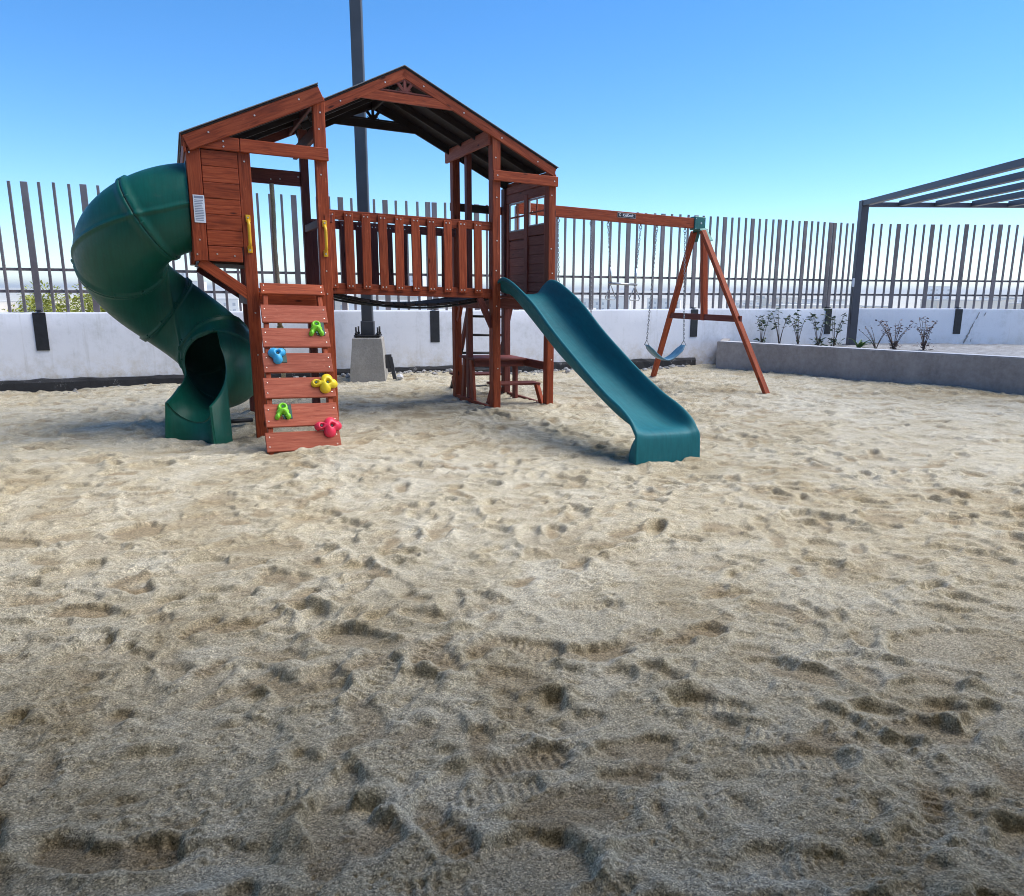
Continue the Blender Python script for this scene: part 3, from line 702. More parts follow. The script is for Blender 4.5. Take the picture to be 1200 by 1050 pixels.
# ---- roofs
def roof_slab(name, p, q, b0, b1, t=.016, over=.0):
    """roof of boards laid between ridge-side line p=(a,z) and eave-side line q=(a,z); boards run front to back"""
    p, q = V((p[0], 0, p[1])), V((q[0], 0, q[1])); d = q - p; n = max(4, int(d.length / .14)); u = d.normalized(); nr = V((-u.z, 0, u.x)); nr = nr if nr.z > 0 else -nr
    mb = MB()
    for k in range(n):
        c = p + d * ((k + .5) / n) + nr * t / 2; mb.box((c.x, (b0 + b1) / 2, c.z), (0, (b1 - b0) / 2, 0), u * (d.length / n / 2 + .004), nr * (t / 2 * (1 + .12 * (k % 2))), .003)
    # felt strip covering the top
    c = p + d * .5 + nr * (t + .0065); mb.box((c.x, (b0 + b1) / 2, c.z), u * (d.length / 2 + .012), (0, (b1 - b0) / 2 + .012, 0), nr * .004, .002, 1)
    return mb.build(name, [WK, M['roofedge']], ps)
def rake(p, q, b, wdt, th=.036, parent=None, m=WD_, nm='rake_board', scr=0):
    """board under the roof line p->q (a,z), hung below it"""
    p, q = V((p[0], b, p[1])), V((q[0], b, q[1])); u = (q - p).normalized(); nr = V((-u.z, 0, u.x)); nr = nr if nr.z > 0 else -nr
    mb = MB(); mb.board(p - nr * wdt / 2, q - nr * wdt / 2, nr, wdt, th)
    for k in range(scr):
        t = (k + .5) / scr; c = p.lerp(q, t) - nr * .05; mb.screw((c.x, b - th / 2, c.z), F_)
    return mb.build(nm, [m, SCR], parent or ps)
# left tower lean-to roof
LP, LQ = (-2.0, 3.195), (-3.20, 2.63)
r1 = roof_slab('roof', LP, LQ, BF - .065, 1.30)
rake(LP, LQ, BF - .045, .135, parent=r1, scr=3); rake(LP, LQ, 1.26, .12, parent=r1, m=WI)
for b in (.0, .45, .85): rake((LP[0], LP[1]), LQ, b, .08, parent=r1, m=WK, nm='rafter')
mb = MB(); mb.bb(-2.032, -2.004, BF - .026, 1.24, 3.06, 3.175); mb.build('ridge_board', [WI], r1)
mb = MB(); mb.bb(-3.196, -3.172, BF - .05, 1.28, 2.50, 2.625); mb.build('fascia', [WD_], r1)
# main gable
AP = (-1.03, 3.60); GL = (-1.955, 3.125); GR = (.745, 2.79)
r2 = roof_slab('roof', AP, GL, -.065, 1.34); r3 = roof_slab('roof', AP, GR, -.065, 1.40)
def gable(b, m, par):
    rake(AP, GL, b, .092, parent=r2, m=m, scr=2 if b < 0 else 0); rake(AP, GR, b, .092, parent=r3, m=m, scr=4 if b < 0 else 0)
    cm = MB(); pr_ = [(-1.585, 3.262), (-.44, 3.262), (-.60, 3.352), (-1.43, 3.352)]; cv = [V((x, b + e, z)) for e in (-.016, .016) for x, z in pr_]
    cm.add(cv, [[0, 1, 2, 3], [4, 5, 6, 7], [0, 1, 5, 4], [1, 2, 6, 5], [2, 3, 7, 6], [3, 0, 4, 7]]); cm.build('collar_beam', [m], par)
    c = V((-1.03, b, 3.36))
    s = MB()
    for an in (90, 128, 52):
        L = .14 if an == 90 else .13; d = V((math.cos(R(an)), 0, math.sin(R(an)))); s.board(c, c + d * L, V((d.z, 0, -d.x)), .034, .022)
    s.board((-1.40, b, 3.318 + .018), (-1.035, b, 3.488), (-.45, 0, .9), .024, .026); s.board((-1.025, b, 3.488), (-.62, b, 3.318 + .018), (.42, 0, .9), .024, .026); s.board((-1.38, b, 3.366), (-.66, b, 3.366), (0, 0, 1), .018, .0255)
    for k in range(9):
        a = math.pi * (k + .5) / 9; p = c + V((math.cos(a) * .06, 0, math.sin(a) * .045 + .004)); s.board(p, c + V((math.cos(a + .2) * .06, 0, math.sin(a + .2) * .045 + .004)), (0, 0, 1), .03, .02)
    s.build('sunburst', [WI if m is WD_ else WK], par)
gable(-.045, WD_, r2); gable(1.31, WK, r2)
mb = MB(); mb.bb(-1.046, -1.014, -.02, 1.285, 3.46, 3.57); mb.build('ridge_board', [WK], r2)
for b in (.40, .86):
    rake(AP, GL, b, .07, parent=r2, m=WK, nm='rafter'); rake(AP, GR, b, .07, parent=r3, m=WK, nm='rafter')
mb = MB(); mb.bb(.722, .744, -.04, 1.38, 2.72, 2.78); mb.build('fascia', [WD_], r3)
# ---- right tower
wpart('side_header', m=WP_, boxes=[(-.082, -.047, .0, 1.45, 2.98, 3.13)], label='paler weathered header board')
wpart('eave_board', boxes=[(-.05, .76, -.082, -.046, 2.595, 2.705)], screws=[(.0, -.082, 2.65), (.71, -.082, 2.65)])
wpart('rear_beam', m=WK, boxes=[(-.04, .75, 1.375, 1.41, 2.40, 2.50)])
wpart('deck', m=WI, boxes=[(.052, .66, -.03 + k * .14, .105 + k * .14, 1.315, 1.345) for k in range(9)] )
wpart('deck_beam', m=WI, boxes=[(.052, .663, -.02, .02, 1.20, 1.31)]); wpart('deck_beam', m=WI, boxes=[(.052, .663, 1.29, 1.33, 1.18, 1.31)])
wpart('deck_beam', m=WI, boxes=[(-.02, .02, .085, 1.255, 1.18, 1.31)]); wpart('deck_beam', m=WI, boxes=[(.69, .73, .075, 1.255, 1.18, 1.31)])
# end wall with two windows
ew = wpart('window_wall', m=WP_, boxes=[(.692, .728, .075, .145, 1.315, 2.52), (.692, .728, 1.185, 1.255, 1.315, 2.52), (.685, .735, .60, .70, 1.315, 2.58),
      (.694, .726, .147, .598, 2.08, 2.19), (.694, .726, .702, 1.183, 2.06, 2.16), (.694, .726, .147, .598, 1.315, 1.40), (.694, .726, .702, 1.183, 1.315, 1.40),
      (.69, .73, .075, 1.255, 2.525, 2.63), (.69, .73, .075, 1.255, 2.635, 2.725)], label='end wall with two small cross-barred windows')
for (b0, b1, z0) in ((.147, .598, 2.19), (.702, 1.183, 2.16)):
    mb = MB(); mb.bb(.7225, .733, b0 - .03, b1 + .03, 1.35, z0 - .05); mb.build('backing_board', [WI], ew)
    wn_ = MB()
    wn_.bb(.70, .72, b0, b0 + .022, z0 + .002, 2.518, 0); wn_.bb(.70, .72, b1 - .022, b1, z0 + .002, 2.518, 0); wn_.bb(.70, .72, b0 + .024, b1 - .024, z0 + .002, z0 + .022, 0); wn_.bb(.70, .72, b0 + .024, b1 - .024, 2.498, 2.518, 0)
    wf = wn_.build('window', [M['trim']], ew)
    mu = MB(); bm_ = (b0 + b1) / 2; zm = (z0 + 2.52) / 2
    mu.bb(.703, .717, bm_ - .011, bm_ + .011, z0 + .023, 2.497); mu.bb(.7035, .7165, b0 + .024, bm_ - .012, zm - .011, zm + .011); mu.bb(.7035, .7165, bm_ + .012, b1 - .024, zm - .011, zm + .011)
    mu.build('muntin', [WP_], wf)
    for k in range(6):
        za, zb = lerp(1.405, z0 - .115, k / 6), lerp(1.405, z0 - .115, (k + 1) / 6) - .0015
        wpart('plank', ew, WP_, boards=[((.712, b0 + .002, (za + zb) / 2), (.712, b1 - .002, (za + zb) / 2), (0, 0, 1), zb - za, .018)])
# ---- bridge
def railing(b, sb, m, ms, a0, a1, n, zt=2.155, zb=1.36):
    r = wpart('railing', ps, m, boxes=[(-1.93, -.05, b, b + .036, zt - .095, zt), (-1.93, -.05, b, b + .036, zb - .055, zb + .055)])
    for k in range(n):
        a = lerp(a0, a1, k / (n - 1)) + random.uniform(-.005, .005); wd2 = .047; t = random.uniform(-.004, .004)
        wpart('slat', r, ms, boards=[((a + t, sb, zb + .0), (a - t, sb, zt - .022), (1, 0, 0), wd2 * 2, .022)], screws=[(a - .02, sb - .011 if b < .5 else sb - .012, zt - .05), (a + .02, sb - .011, zt - .05), (a - .018, sb - .011, zb + .03), (a + .018, sb - .011, zb + .03)])
    return r
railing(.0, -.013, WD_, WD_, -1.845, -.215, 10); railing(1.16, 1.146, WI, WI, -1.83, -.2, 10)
def bz(a): return 1.335 - .125 * (1 - ((a + .99) / .95)**2)
bd = MB()
for k in range(15):
    a = lerp(-1.88, -.11, k / 14); dz = .25 * (a + .99) / .95 * .95; u = V((1, 0, .125 * 2 * (a + .99) / .95**2)).normalized()
    bd.box((a, .58, bz(a)), (0, .53, 0), u * .052, V((-u.z, 0, u.x)) * .016, .004)
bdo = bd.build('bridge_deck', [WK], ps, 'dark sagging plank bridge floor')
for b in (.10, 1.06):
    mb = MB(); mb.tube([(lerp(-1.93, -.05, i / 24), b, bz(lerp(-1.93, -.05, i / 24)) - .032) for i in range(25)], .013, 6); mb.build('chain', M['black'], bdo)
wpart('brace', m=WI, boards=[((-.03, .02, .98), (-.19, .02, 1.31), (.8, 0, .4), .075, .04)]); wpart('brace', boards=[((-.01, 1.22, 1.0), (-.01, 1.08, 1.28), (0, .8, .4), .075, .04)])
# ---- climbing wall
cwT = [V((-2.63, BF - .07, 1.345)), V((-2.04, BF - .07, 1.345))]; cwB = [V((-2.765, -1.43, -.09)), V((-2.115, -1.43, -.09))]
cu = (cwB[0] - cwT[0]).normalized(); cx = (cwT[1] - cwT[0]).normalized(); cn = cu.cross(cx).normalized(); cn = cn if cn.y < 0 else -cn
CL = (cwB[0] - cwT[0]).length
cw = MB()
for k, sg in ((0, 1), (1, -1)):
    dx = cx * .045 * sg; cw.board(cwT[k] + dx - cn * .035, cwB[k] + dx - cn * .035 + cu * .12, cx, .045, .075)
    mid = cwT[k].lerp(cwB[k], .5) + dx - cn * .09
cwo = cw.build('climbing_wall', [WD_], ps, 'sloping climbing wall of spaced red boards')
def cwp(s, t, off=0): return cwT[0].lerp(cwB[0], t) .lerp(cwT[1].lerp(cwB[1], t), s) + cn * off
bt = [(-.02, .05), (.12, .23), (.266, .383), (.42, .537), (.568, .688), (.722, .852), (.882, .99)]
for i, (t0, t1) in enumerate(bt):
    tm = (t0 + t1) / 2; p0, p1 = cwp(0, tm, .012), cwp(1, tm, .012); mb = MB(); mb.board(p0, p1, cu, (t1 - t0) * CL, .024)
    for s in (.05, .95):
        for dt in (-.25, .25): mb.screw(cwp(s, tm + dt * (t1 - t0), .024), cn, .006)
    mb.build('rung_board', [WP_ if i else WD_, SCR], cwo)
def hold(s, t, lobes, col, label, sz, holes=()):
    """moulded hand hold: one closed height-field lump with round lobes and bolt hollows"""
    c = cwp(s, t, .025); rows = []; NR, NA = 12, 44
    def rad(a):
        best = .0
        for (lx, ly, lr) in lobes:
            # ray / circle far intersection
            dx, dy = math.cos(a), math.sin(a); bq = dx * lx + dy * ly; cq = lx * lx + ly * ly - lr * lr; D = bq * bq - cq
            if D > 0: best = max(best, bq + math.sqrt(D))
        return max(best, .2)
    def hgt(x, y, q):
        h = .34 * math.sqrt(max(0, 1 - q**3.2)); 
        for (lx, ly, lr) in lobes: h += .16 * math.exp(-((x - lx)**2 + (y - ly)**2) / (lr * lr * .6))
        for (hx, hy, hr) in holes: h -= .42 * math.exp(-(((x - hx)**2 + (y - hy)**2) / (hr * hr))**2)
        return max(h, .04)
    for i in range(NR + 1):
        q = i / NR; row = []
        for k in range(NA):
            a = 2 * math.pi * k / NA; r_ = rad(a) * q; x, y = math.cos(a) * r_, math.sin(a) * r_
            h = hgt(x, y, q) if i < NR else -.02
            row.append(c + (cx * x - cu * y + cn * h) * sz)
        rows.append(row)
    mb = MB(); mb.grid(rows, closed_u=True); o = mb.build('climbing_hold', M[col], cwo, label)
    for (hx, hy, hr) in holes[:2]:
        mb = MB(); mb.screw(c + (cx * hx - cu * hy + cn * .26) * sz, cn, .012, 0); mb.build('bolt', M['dgreen'], o)
    return o
arch = [(0, .42, .5), (-.5, -.62, .3), (.5, -.62, .3), (-.28, -.1, .34), (.28, -.1, .34), (0, 0, .3)]
hold(.81, .268, arch, 'hgreen', 'upper lime green hold', .09, [(0, .42, .26), (0, -.62, .3)])
hold(.24, .765, arch, 'hgreen', 'lower lime green hold', .09, [(0, .42, .26), (0, -.62, .3)])
hold(.195, .435, [(-.3, .28, .5), (.42, .3, .45), (.12, -.5, .45), (0, 0, .5)], 'hblue', 'blue hold', .095, [(.08, .12, .2)])
hold(.845, .615, [(-.72, .12, .38), (.25, .5, .5), (.75, .05, .42), (.1, -.35, .48), (0, 0, .4)], 'hyellow', 'yellow hold', .108, [(-.68, .12, .17), (.28, .12, .2)])
hold(.84, .868, [(-.72, .12, .40), (.2, .42, .5), (.75, .1, .42), (.15, -.42, .5), (0, 0, .4)], 'hred', 'pink-red hold', .108, [(-.55, .1, .15), (.3, .05, .17)])
for s, t in ((.87, .27), (.27, .438), (.3, .768)): 
    mb = MB(); c = cwp(s, t, .027); mb.board(c - cx * .04, c + cx * .04, cu, .14, .004); mb.build('backing_plate', M['dgreen'], cwo)
# ---- ladder at the rear
ld = MB()
for a in (.24, .86): ld.board((a, 2.28, -.1), (a + .0, 1.78, .62), (0, .8, .5), .055, .05, 1); ld.board((a, 1.78, .62), (a, 1.40, 1.36), (0, .8, .4), .07, .045, 0)
ldo = ld.build('ladder', [WI, M['black']], ps)
for k in range(5):
    t = k / 4; z = lerp(.02, 1.06, t); b = interp(z, [-.1, .62, 1.36], [2.28, 1.78, 1.40]); mb = MB(); mb.tube([(.24, b, z), (.86, b, z)], .017, 8); mb.build('rung', M['black'], ldo)
# ---- picnic table between the right tower's posts
tb = wpart('picnic_table', m=WI, boxes=[(-.03, .70, .62, .79, .535, .565), (-.03, .70, .80, .97, .535, .565), (-.03, .70, .98, 1.15, .535, .565)], label='small picnic table under the right tower')
wpart('apron', tb, WI, boxes=[(.0, .68, .66, .70, .455, .533), (.0, .68, 1.07, 1.11, .455, .533)])
for k, (b, s) in enumerate(((.76, -1), (1.0, 1))):
    wpart('leg', tb, WP_, boards=[((-.005, b, .533), (-.005, b + s * .09, -.12), (0, 1, 0), .085, .04)])
wpart('leg', tb, WI, boards=[((.655, .88, .533), (.655, .88, -.1), (0, 1, 0), .10, .04)])
bn = wpart('bench', tb, WI, boxes=[(.06, .70, .20, .31, .268, .296), (.06, .70, .32, .43, .268, .296)]); bn2 = wpart('bench', tb, WI, boxes=[(.0, .70, 1.40, 1.52, .262, .29), (.0, .70, 1.53, 1.64, .262, .29)])
wpart('side_board', tb, WI, boxes=[(.705, .735, .075, 1.255, .46, .56)]); wpart('bracket', bn, WD_, boards=[((.66, .23, .265), (.70, .10, -.06), (1, .6, 0), .075, .045)], screws=[(.66, .16, .1)]); wpart('bracket', bn, WP_, boards=[((.10, .3, .265), (.10, .52, -.08), (0, 1, 0), .07, .04)])
wpart('bracket', bn2, WP_, boards=[((.02, 1.50, .26), (.0, 1.34, -.06), (0, 1, 0), .09, .045)]); wpart('bracket', bn2, WI, boards=[((.66, 1.52, .26), (.66, 1.38, -.06), (0, 1, 0), .08, .045)])
wpart('sill', m=WD_, boxes=[(-.04, .0, .082, 1.258, -.06, .035)]); wpart('sill', m=WI, boxes=[(.70, .74, .072, 1.258, -.06, .05)])
# ---- swing beam and frame
BB = 1.05
sbm = wpart('swing_beam', boxes=[(.757, 3.73, BB - .045, BB + .045, 2.395, 2.535)], screws=[(.85, BB - .045, 2.47), (.95, BB - .045, 2.43)])
mb = MB(); mb.bb(2.245, 2.54, BB - .0505, BB - .0455, 2.515 - .062, 2.515 + .002, 1, .001); mb.bb(2.250, 2.535, BB - .0525, BB - .0508, 2.515 - .057, 2.515 - .003, 0, .0005)
pq = mb.build('name_plaque', [M['plate'], M['trim']], sbm, 'dark name plaque on the beam')
def text(s, size, loc, m, parent, name, bold=0):
    cu_ = bpy.data.curves.new(name, 'FONT'); cu_.body = s; cu_.size = size; cu_.extrude = .0006; cu_.offset = bold; cu_.align_x = 'CENTER'; cu_.align_y = 'CENTER'
    t = bpy.data.objects.new('tmp', cu_); COL.objects.link(t); bpy.context.view_layer.update()
    me = bpy.data.meshes.new_from_object(t.evaluated_get(bpy.context.evaluated_depsgraph_get())); bpy.data.objects.remove(t)
    me.transform(Matrix(((1, 0, 0, 0), (0, 1, 0, 0), (SINK, 0, 1, 0), (0, 0, 0, 1))) @ Matrix.Translation(loc) @ Matrix.Rotation(R(90), 4, 'X')); me.materials.clear(); me.materials.append(m); me.name = name
    o = bpy.data.objects.new(name, me); COL.objects.link(o); o.parent = parent; return o
text('KidKraft', .05, (2.412, BB - .0537, 2.484), M['white'], pq, 'lettering', .0008)
mb = MB(); mb.tube([(2.282 + .013 * math.cos(a), BB - .0535, 2.486 + .015 * math.sin(a)) for a in np.linspace(.7, 5.6, 14)], .0035, 6); mb.build('emblem', M['white'], pq)
af = MB(); e = 3.66
af.board((e + .0, BB - .10, 2.36), (4.03, -.30, -.05), (1, 0, 0), .085, .06)
afo = wpart('a_frame', m=WD_, boards=[((e + .10, BB, 2.40), (e + .235, BB + .05, 1.085), (1, 0, 0), .09, .07)], label='A-shaped end frame of the swings')
o = af.build('leg', [WD_], afo)
wpart('leg', afo, WD_, boards=[((e + .0, BB + .10, 2.36), (4.10, 2.70, -.05), (1, 0, 0), .085, .06)])
wpart('crossbar', afo, WI, boards=[((3.875, .26, 1.13), (3.875, 1.98, 1.13), (0, 0, 1), .09, .04)])
mb = MB(); mb.bb(3.545, 3.74, BB - .062, BB + .062, 2.375, 2.56, bev=.008); mb.board((3.69, BB - .06, 2.40), (3.735, BB - .185, 2.22), (1, 0, 0), .13, .012); mb.board((3.69, BB + .06, 2.40), (3.735, BB + .19, 2.22), (1, 0, 0), .13, .012); mb.screw((3.66, BB - .062, 2.47), F_, .016)
[mb.screw((3.565 + k * .155, BB - .062, z), F_, .008) for k in range(2) for z in (2.39, 2.53)]
mb.build('corner_bracket', [M['bracket'], M['galv']], afo)
# ---- tube slide
Rh, ca_, cb_, T1, L0, L1 = .43, -3.385, .27, 310, .365, .50
pts2 = [(ca_ + L0 - s, cb_ - Rh) for s in np.linspace(0, L0, 12)[:-1]] + [(ca_ - Rh * math.sin(t), cb_ - Rh * math.cos(t)) for t in np.linspace(0, R(T1), 110)]
t_ = R(T1); de = (-math.cos(t_), math.sin(t_)); pe = pts2[-1]; pts2 += [(pe[0] + de[0] * s, pe[1] + de[1] * s) for s in np.linspace(0, L1, 56)[1:]]
ll = [0]
for p, q in zip(pts2, pts2[1:]): ll.append(ll[-1] + math.hypot(q[0] - p[0], q[1] - p[1]))
LT = ll[-1]; zs = ([0, .057, .137, .27, .485, .727, .84, .94, 1], [2.06, 2.05, 1.96, 1.69, 1.16, .60, .47, .35, .245])
NS = 176
def tpt(f):
    s = f * LT; return V((interp(s, ll, [p[0] for p in pts2]), interp(s, ll, [p[1] for p in pts2]), smooth_interp(f, *zs)))
def tframe(f):
    T = (tpt(min(1, f + .012)) - tpt(max(0, f - .012))).normalized(); n1 = T.cross(V((0, 0, 1))).normalized(); n2 = n1.cross(T).normalized(); return T, n1, n2
def trad(f): return .39 if f < .78 else lerp(.39, .245, sstep(.79, .98, f))
ANG = sorted(set([2 * math.pi * k / 56 for k in range(56)] + [q + d for q in (0, math.pi) for d in (.022, .05, 2 * math.pi - .022, 2 * math.pi - .05)])); ANG = [a % (2 * math.pi) for a in ANG]; ANG = sorted(set(round(a, 5) for a in ANG))
def ring(f, dr, seam=True):
    T, n1, n2 = tframe(f); c = tpt(f); r = trad(f) + dr; out = []
    for a in ANG:
        sd = min(abs(a), abs(a - math.pi), abs(a - 2 * math.pi)); e = .016 if (seam and sd < .03) else 0
        q = c + (n1 * math.cos(a) + n2 * math.sin(a)) * (r + e)
        if q.x > -3.185 and f < .2: q.x = -3.185 - .0005 * (1 - f)      # cut flush with the box wall
        out.append(q)
    return out
joints = [0, .155, .34, .515, .67, .785]
ts = None
for k in range(len(joints) - 1):
    f0, f1 = joints[k] + .0008, joints[k + 1] - .0008; mb = MB(); n = max(8, int((f1 - f0) * 130)); fl = .018 / LT
    F = [f0, f0 + fl * .4, f0 + fl] + [lerp(f0 + fl * 1.5, f1 - fl * 1.5, i / n) for i in range(n + 1)] + [f1 - fl, f1 - fl * .4, f1]
    rows = [ring(f0, -.014, 0)] + [ring(f, .018 if (i < 3 or i > len(F) - 4) else 0) for i, f in enumerate(F)] + [ring(f1, -.014, 0)] + [ring(f, -.014, 0) for f in (f1 - (f1 - f0) * i / 14 for i in range(1, 15))]
    mb.grid(rows, closed_u=True)
    for i in range(10):     # flange bolts
        a = 2 * math.pi * i / 10 + .2; T, n1, n2 = tframe(f1); c = tpt(f1) + (n1 * math.cos(a) + n2 * math.sin(a)) * (trad(f1) + .012); mb.tube([c - T * .03, c + T * .012], .009, 6)
    o = mb.build('tube_slide' if k == 0 else 'tube_section', M['tube'], ps if k == 0 else ts, 'dark green spiral tube slide' if k == 0 else None)
    if k == 0: ts = o
# open mouth: the tube is cut away above, becoming a trough that stands on the sand
mb = MB(); NF, NA = 44, 41; rows_o, rows_i = [], []
def phi(f):
    t = (f - .785) / .215
    arc = lambda q: math.sqrt(max(0, 1 - (1 - min(1, max(0, q)))**2.4))
    return lerp(math.pi, 1.50, arc(t / .50)), lerp(math.pi, 1.46, sstep(.0, .9, t)**.9)
def lowz(p): return V((p.x, p.y, lgz(p.x, p.y) - .04))
rim_l, rim_r, front = [], [], []
for i in range(NF + 1):
    f = lerp(.7858, 1, i / NF); T, n1, n2 = tframe(f); r = trad(f); c = tpt(f) - n1 * (.39 - r) * .3; P_ = phi(f); ro, ri = [], []     # the trough narrows mostly from the left
    for k in range(NA):
        a = lerp(-P_[1], P_[0], k / (NA - 1)); d = n1 * math.sin(a) - n2 * math.cos(a)
        ro.append(c + d * r); ri.append(c + d * (r - .016))
    if i == 0: ro = [c + (p - c) * 1.05 for p in ro]
    rows_o.append(ro); rows_i.append(ri)
mb.grid(rows_o); mb.grid(rows_i)
def strip(A, B): mb.grid([A, B])
strip([r_[0] for r_ in rows_o], [r_[0] for r_ in rows_i]); strip([r_[-1] for r_ in rows_o], [r_[-1] for r_ in rows_i])
# side skirts and front foot
T, n1, n2 = tframe(1.0); tf = V((T.x, T.y, 0)).normalized()
sk = [i for i in range(NF + 1) if (i / NF) > .6]
for side, sg in ((0, -1), (-1, 1)):
    top = [rows_o[i][side] for i in sk]; out = [p + n1 * sg * .014 for p in top]; bot = [lowz(p + n1 * sg * .03) for p in top]
    mb.grid([top, out, bot])
fr = rows_o[-1]; lip = [p + tf * .018 - V((0, 0, .008)) for p in fr]; bot = [lowz(p + tf * .03) for p in fr]
bot[0] = lowz(fr[0] - n1 * .03 + tf * .03); bot[-1] = lowz(fr[-1] + n1 * .03 + tf * .03)
mb.grid([rows_i[-1], fr, lip, bot])
for j, sd in ((0, 0), (-1, -1)):
    p = rows_o[-1][sd]; mb.add([p, lip[j], bot[j], lowz(p + n1 * (-.03 if sd == 0 else .03)), p + n1 * (-.014 if sd == 0 else .014)], [[0, 1, 2, 3, 4]])
mb.build('exit_trough', M['tube'], ts)
c0 = tpt(.55); mb = MB(); mb.tube([(-2.72, .2, lgz(-2.7, .2) + .06), (-3.1, .15, lgz(-3.1, .15) + .07)], .022, 8); mb.build('support_bar', M['black'], ts)
# ---- open wave slide
bs = [.06, -.12, -.3, -.6, -.95, -1.35, -1.8, -2.2, -2.5, -2.7, -2.84, -2.93, -2.965]
bedz = [1.372, 1.355, 1.29, 1.14, .96, .76, .575, .42, .315, .262, .246, .246, .235]
rimz = [1.47, 1.545, 1.53, 1.43, 1.275, 1.045, .815, .625, .50, .435, .37, .312, .262]
AC, HW = .335, .318
sl_rows = []; NB = 62
for i in range(NB + 1):
    b = lerp(bs[0], bs[-1], i / NB); x = -b; zb_ = smooth_interp(x, [-q for q in bs], bedz); zr = smooth_interp(x, [-q for q in bs], rimz)
    d = zr - zb_; hw = HW * (1 - .05 * sstep(.3, 1.6, x) + .06 * sstep(2.0, 2.9, x)); dz = max(.03, min(.07, d * .6))
    prof = [(-1.015, zr - .05), (-1.025, zr - .02), (-1.0, zr - .004), (-.955, zr), (-.91, zr - .012), (-.86, zb_ + d * .66), (-.79, zb_ + d * .30), (-.68, zb_ + d * .07), (-.45, zb_ + d * .005), (-.2, zb_)]
    prof = prof + [(0, zb_)] + [(-q, z) for q, z in prof[::-1]]
    sl_rows.append([V((AC + q * hw, b, z)) for q, z in prof])
last = sl_rows[-1]; zg = lgz(AC, -2.98) - .05
for k, (t, db) in enumerate(((.04, -.022), (.12, -.034), (.5, -.04), (1, -.045))):
    sl_rows.append([V((AC + (p.x - AC) * (1 + .01 * k), p.y + db, lerp(min(p.z, .285), zg, t))) for p in last])
    for e in (0, -1): q = sl_rows[-1][e]; sl_rows[-1][e] = V((q.x, q.y + (0, .05, .12, .13)[k], q.z))      # side returns of the foot
mb = MB(); mb.grid(sl_rows)
so_ = mb.build('slide', M['slide'], ps, 'teal blue wave slide')
sm = so_.modifiers.new('thick', 'SOLIDIFY'); sm.thickness = .009; sm.offset = -1
sm = so_.modifiers.new('smooth', 'SUBSURF'); sm.levels = 1; sm.render_levels = 1

# ------------------------------------------------------------------ things hanging from the play set
def chain_links(mb, p0, p1, L=.042, r=.0042, wdt=.011):
    p0, p1 = V(p0), V(p1); d = p1 - p0; n = int(d.length / (L * .74)); u = d.normalized(); s0 = u.orthogonal().normalized(); s1 = u.cross(s0)
    for k in range(n):
        c = p0 + d * ((k + .5) / n); s = s0 if k % 2 else s1; pts = []
        for j in range(8):
            a = 2 * math.pi * j / 8; pts.append(c + u * math.sin(a) * L * .5 + s * math.cos(a) * wdt)
        mb.tube(pts, r, 4, closed=True)
def hook(mb, a, z=2.394):
    mb.tube([(a, BB, z + .004), (a, BB, z - .02)], .012, 8); mb.tube([(a + .02 * math.cos(t), BB, z - .045 + .024 * math.sin(t)) for t in np.linspace(0, 2 * math.pi, 12)[:-1]], .006, 6, closed=True)
HG = Matrix.Translation((0, 0, 0))
def belt_swing(aL, aR, eL, eR, ez, sag, label):
    o = empty('belt_swing', PSM.copy()); tag(o, label, 'swing', 'belt swings hanging from the beam')
    for a, e in ((aL, eL), (aR, eR)):
        mb = MB(); hook(mb, a); chain_links(mb, (a, BB, 2.33), (e, BB, ez + .06)); mb.tube([(e, BB - .06, ez), (e, BB, ez + .075), (e, BB + .06, ez)], .006, 6); mb.build('chain', M['chain'], o)
    mb = MB(); top, bt_ = [], []
    for i in range(25):
        t = i / 24; a = lerp(eL, eR, t); q = (2 * t - 1); z = ez - sag * (1 - abs(q)**1.7); hw = .095 * (1 - .55 * max(0, abs(q) - .8) / .2)
        top.append([(a, BB - hw, z), (a, BB, z - .006), (a, BB + hw, z)]); 
    mb.grid(top); s = mb.build('belt_seat', M['rubber'], o); sm = s.modifiers.new('thick', 'SOLIDIFY'); sm.thickness = .014
    return o
belt_swing(1.353, 1.861, 1.40, 1.90, .77, .24, 'rubber belt swing half hidden behind the blue slide')
belt_swing(2.933, 3.423, 2.84, 3.50, .71, .22, 'blue-grey rubber belt swing next to the A-shaped frame')
o = empty('trapeze_bar', PSM.copy()); tag(o, 'metal trapeze bar with two triangular rings, hung between the belt swings', 'trapeze bar')
for a, e in ((2.13, 2.20), (2.66, 2.60)):
    mb = MB(); hook(mb, a); chain_links(mb, (a, BB, 2.33), (lerp(a, e, .75), BB, 1.78)); mb.build('chain', M['chain'], o)
    mb = MB(); mb.tube([(lerp(a, e, .75), BB, 1.79), (e, BB, 1.575)], .014, 8); mb.build('grip_sleeve', M['galv'], o)
    mb = MB(); mb.tube([(e, BB, 1.55), (e - .03, BB, 1.48), (e - .085, BB, 1.37), (e - .07, BB, 1.345), (e + .07, BB, 1.345), (e + .085, BB, 1.37), (e + .03, BB, 1.48)], .0085, 6, closed=True); mb.build('ring', M['galv'], o)
mb = MB(); mb.tube([(2.17, BB, 1.565), (2.63, BB, 1.565)], .017, 10); mb.build('bar', M['galv'], o)
mb = MB(); pts = [(-2.27 + .004 * math.sin(i * .5), 1.09, lerp(2.50, .30, i / 30)) for i in range(31)]
mb.tube(pts, [.024 + .003 * (i % 2) for i in range(31)], 8)
for z in (.9, .45): mb.tube([(-2.27, 1.09, z - .03), (-2.27, 1.09, z), (-2.27, 1.09, z + .03)], [.02, .04, .02], 8)
o = mb.build('climbing_rope', M['rope'], None); o.matrix_world = PSM.copy(); tag(o, 'tan climbing rope hanging inside the left tower', 'rope')

SINK = 0
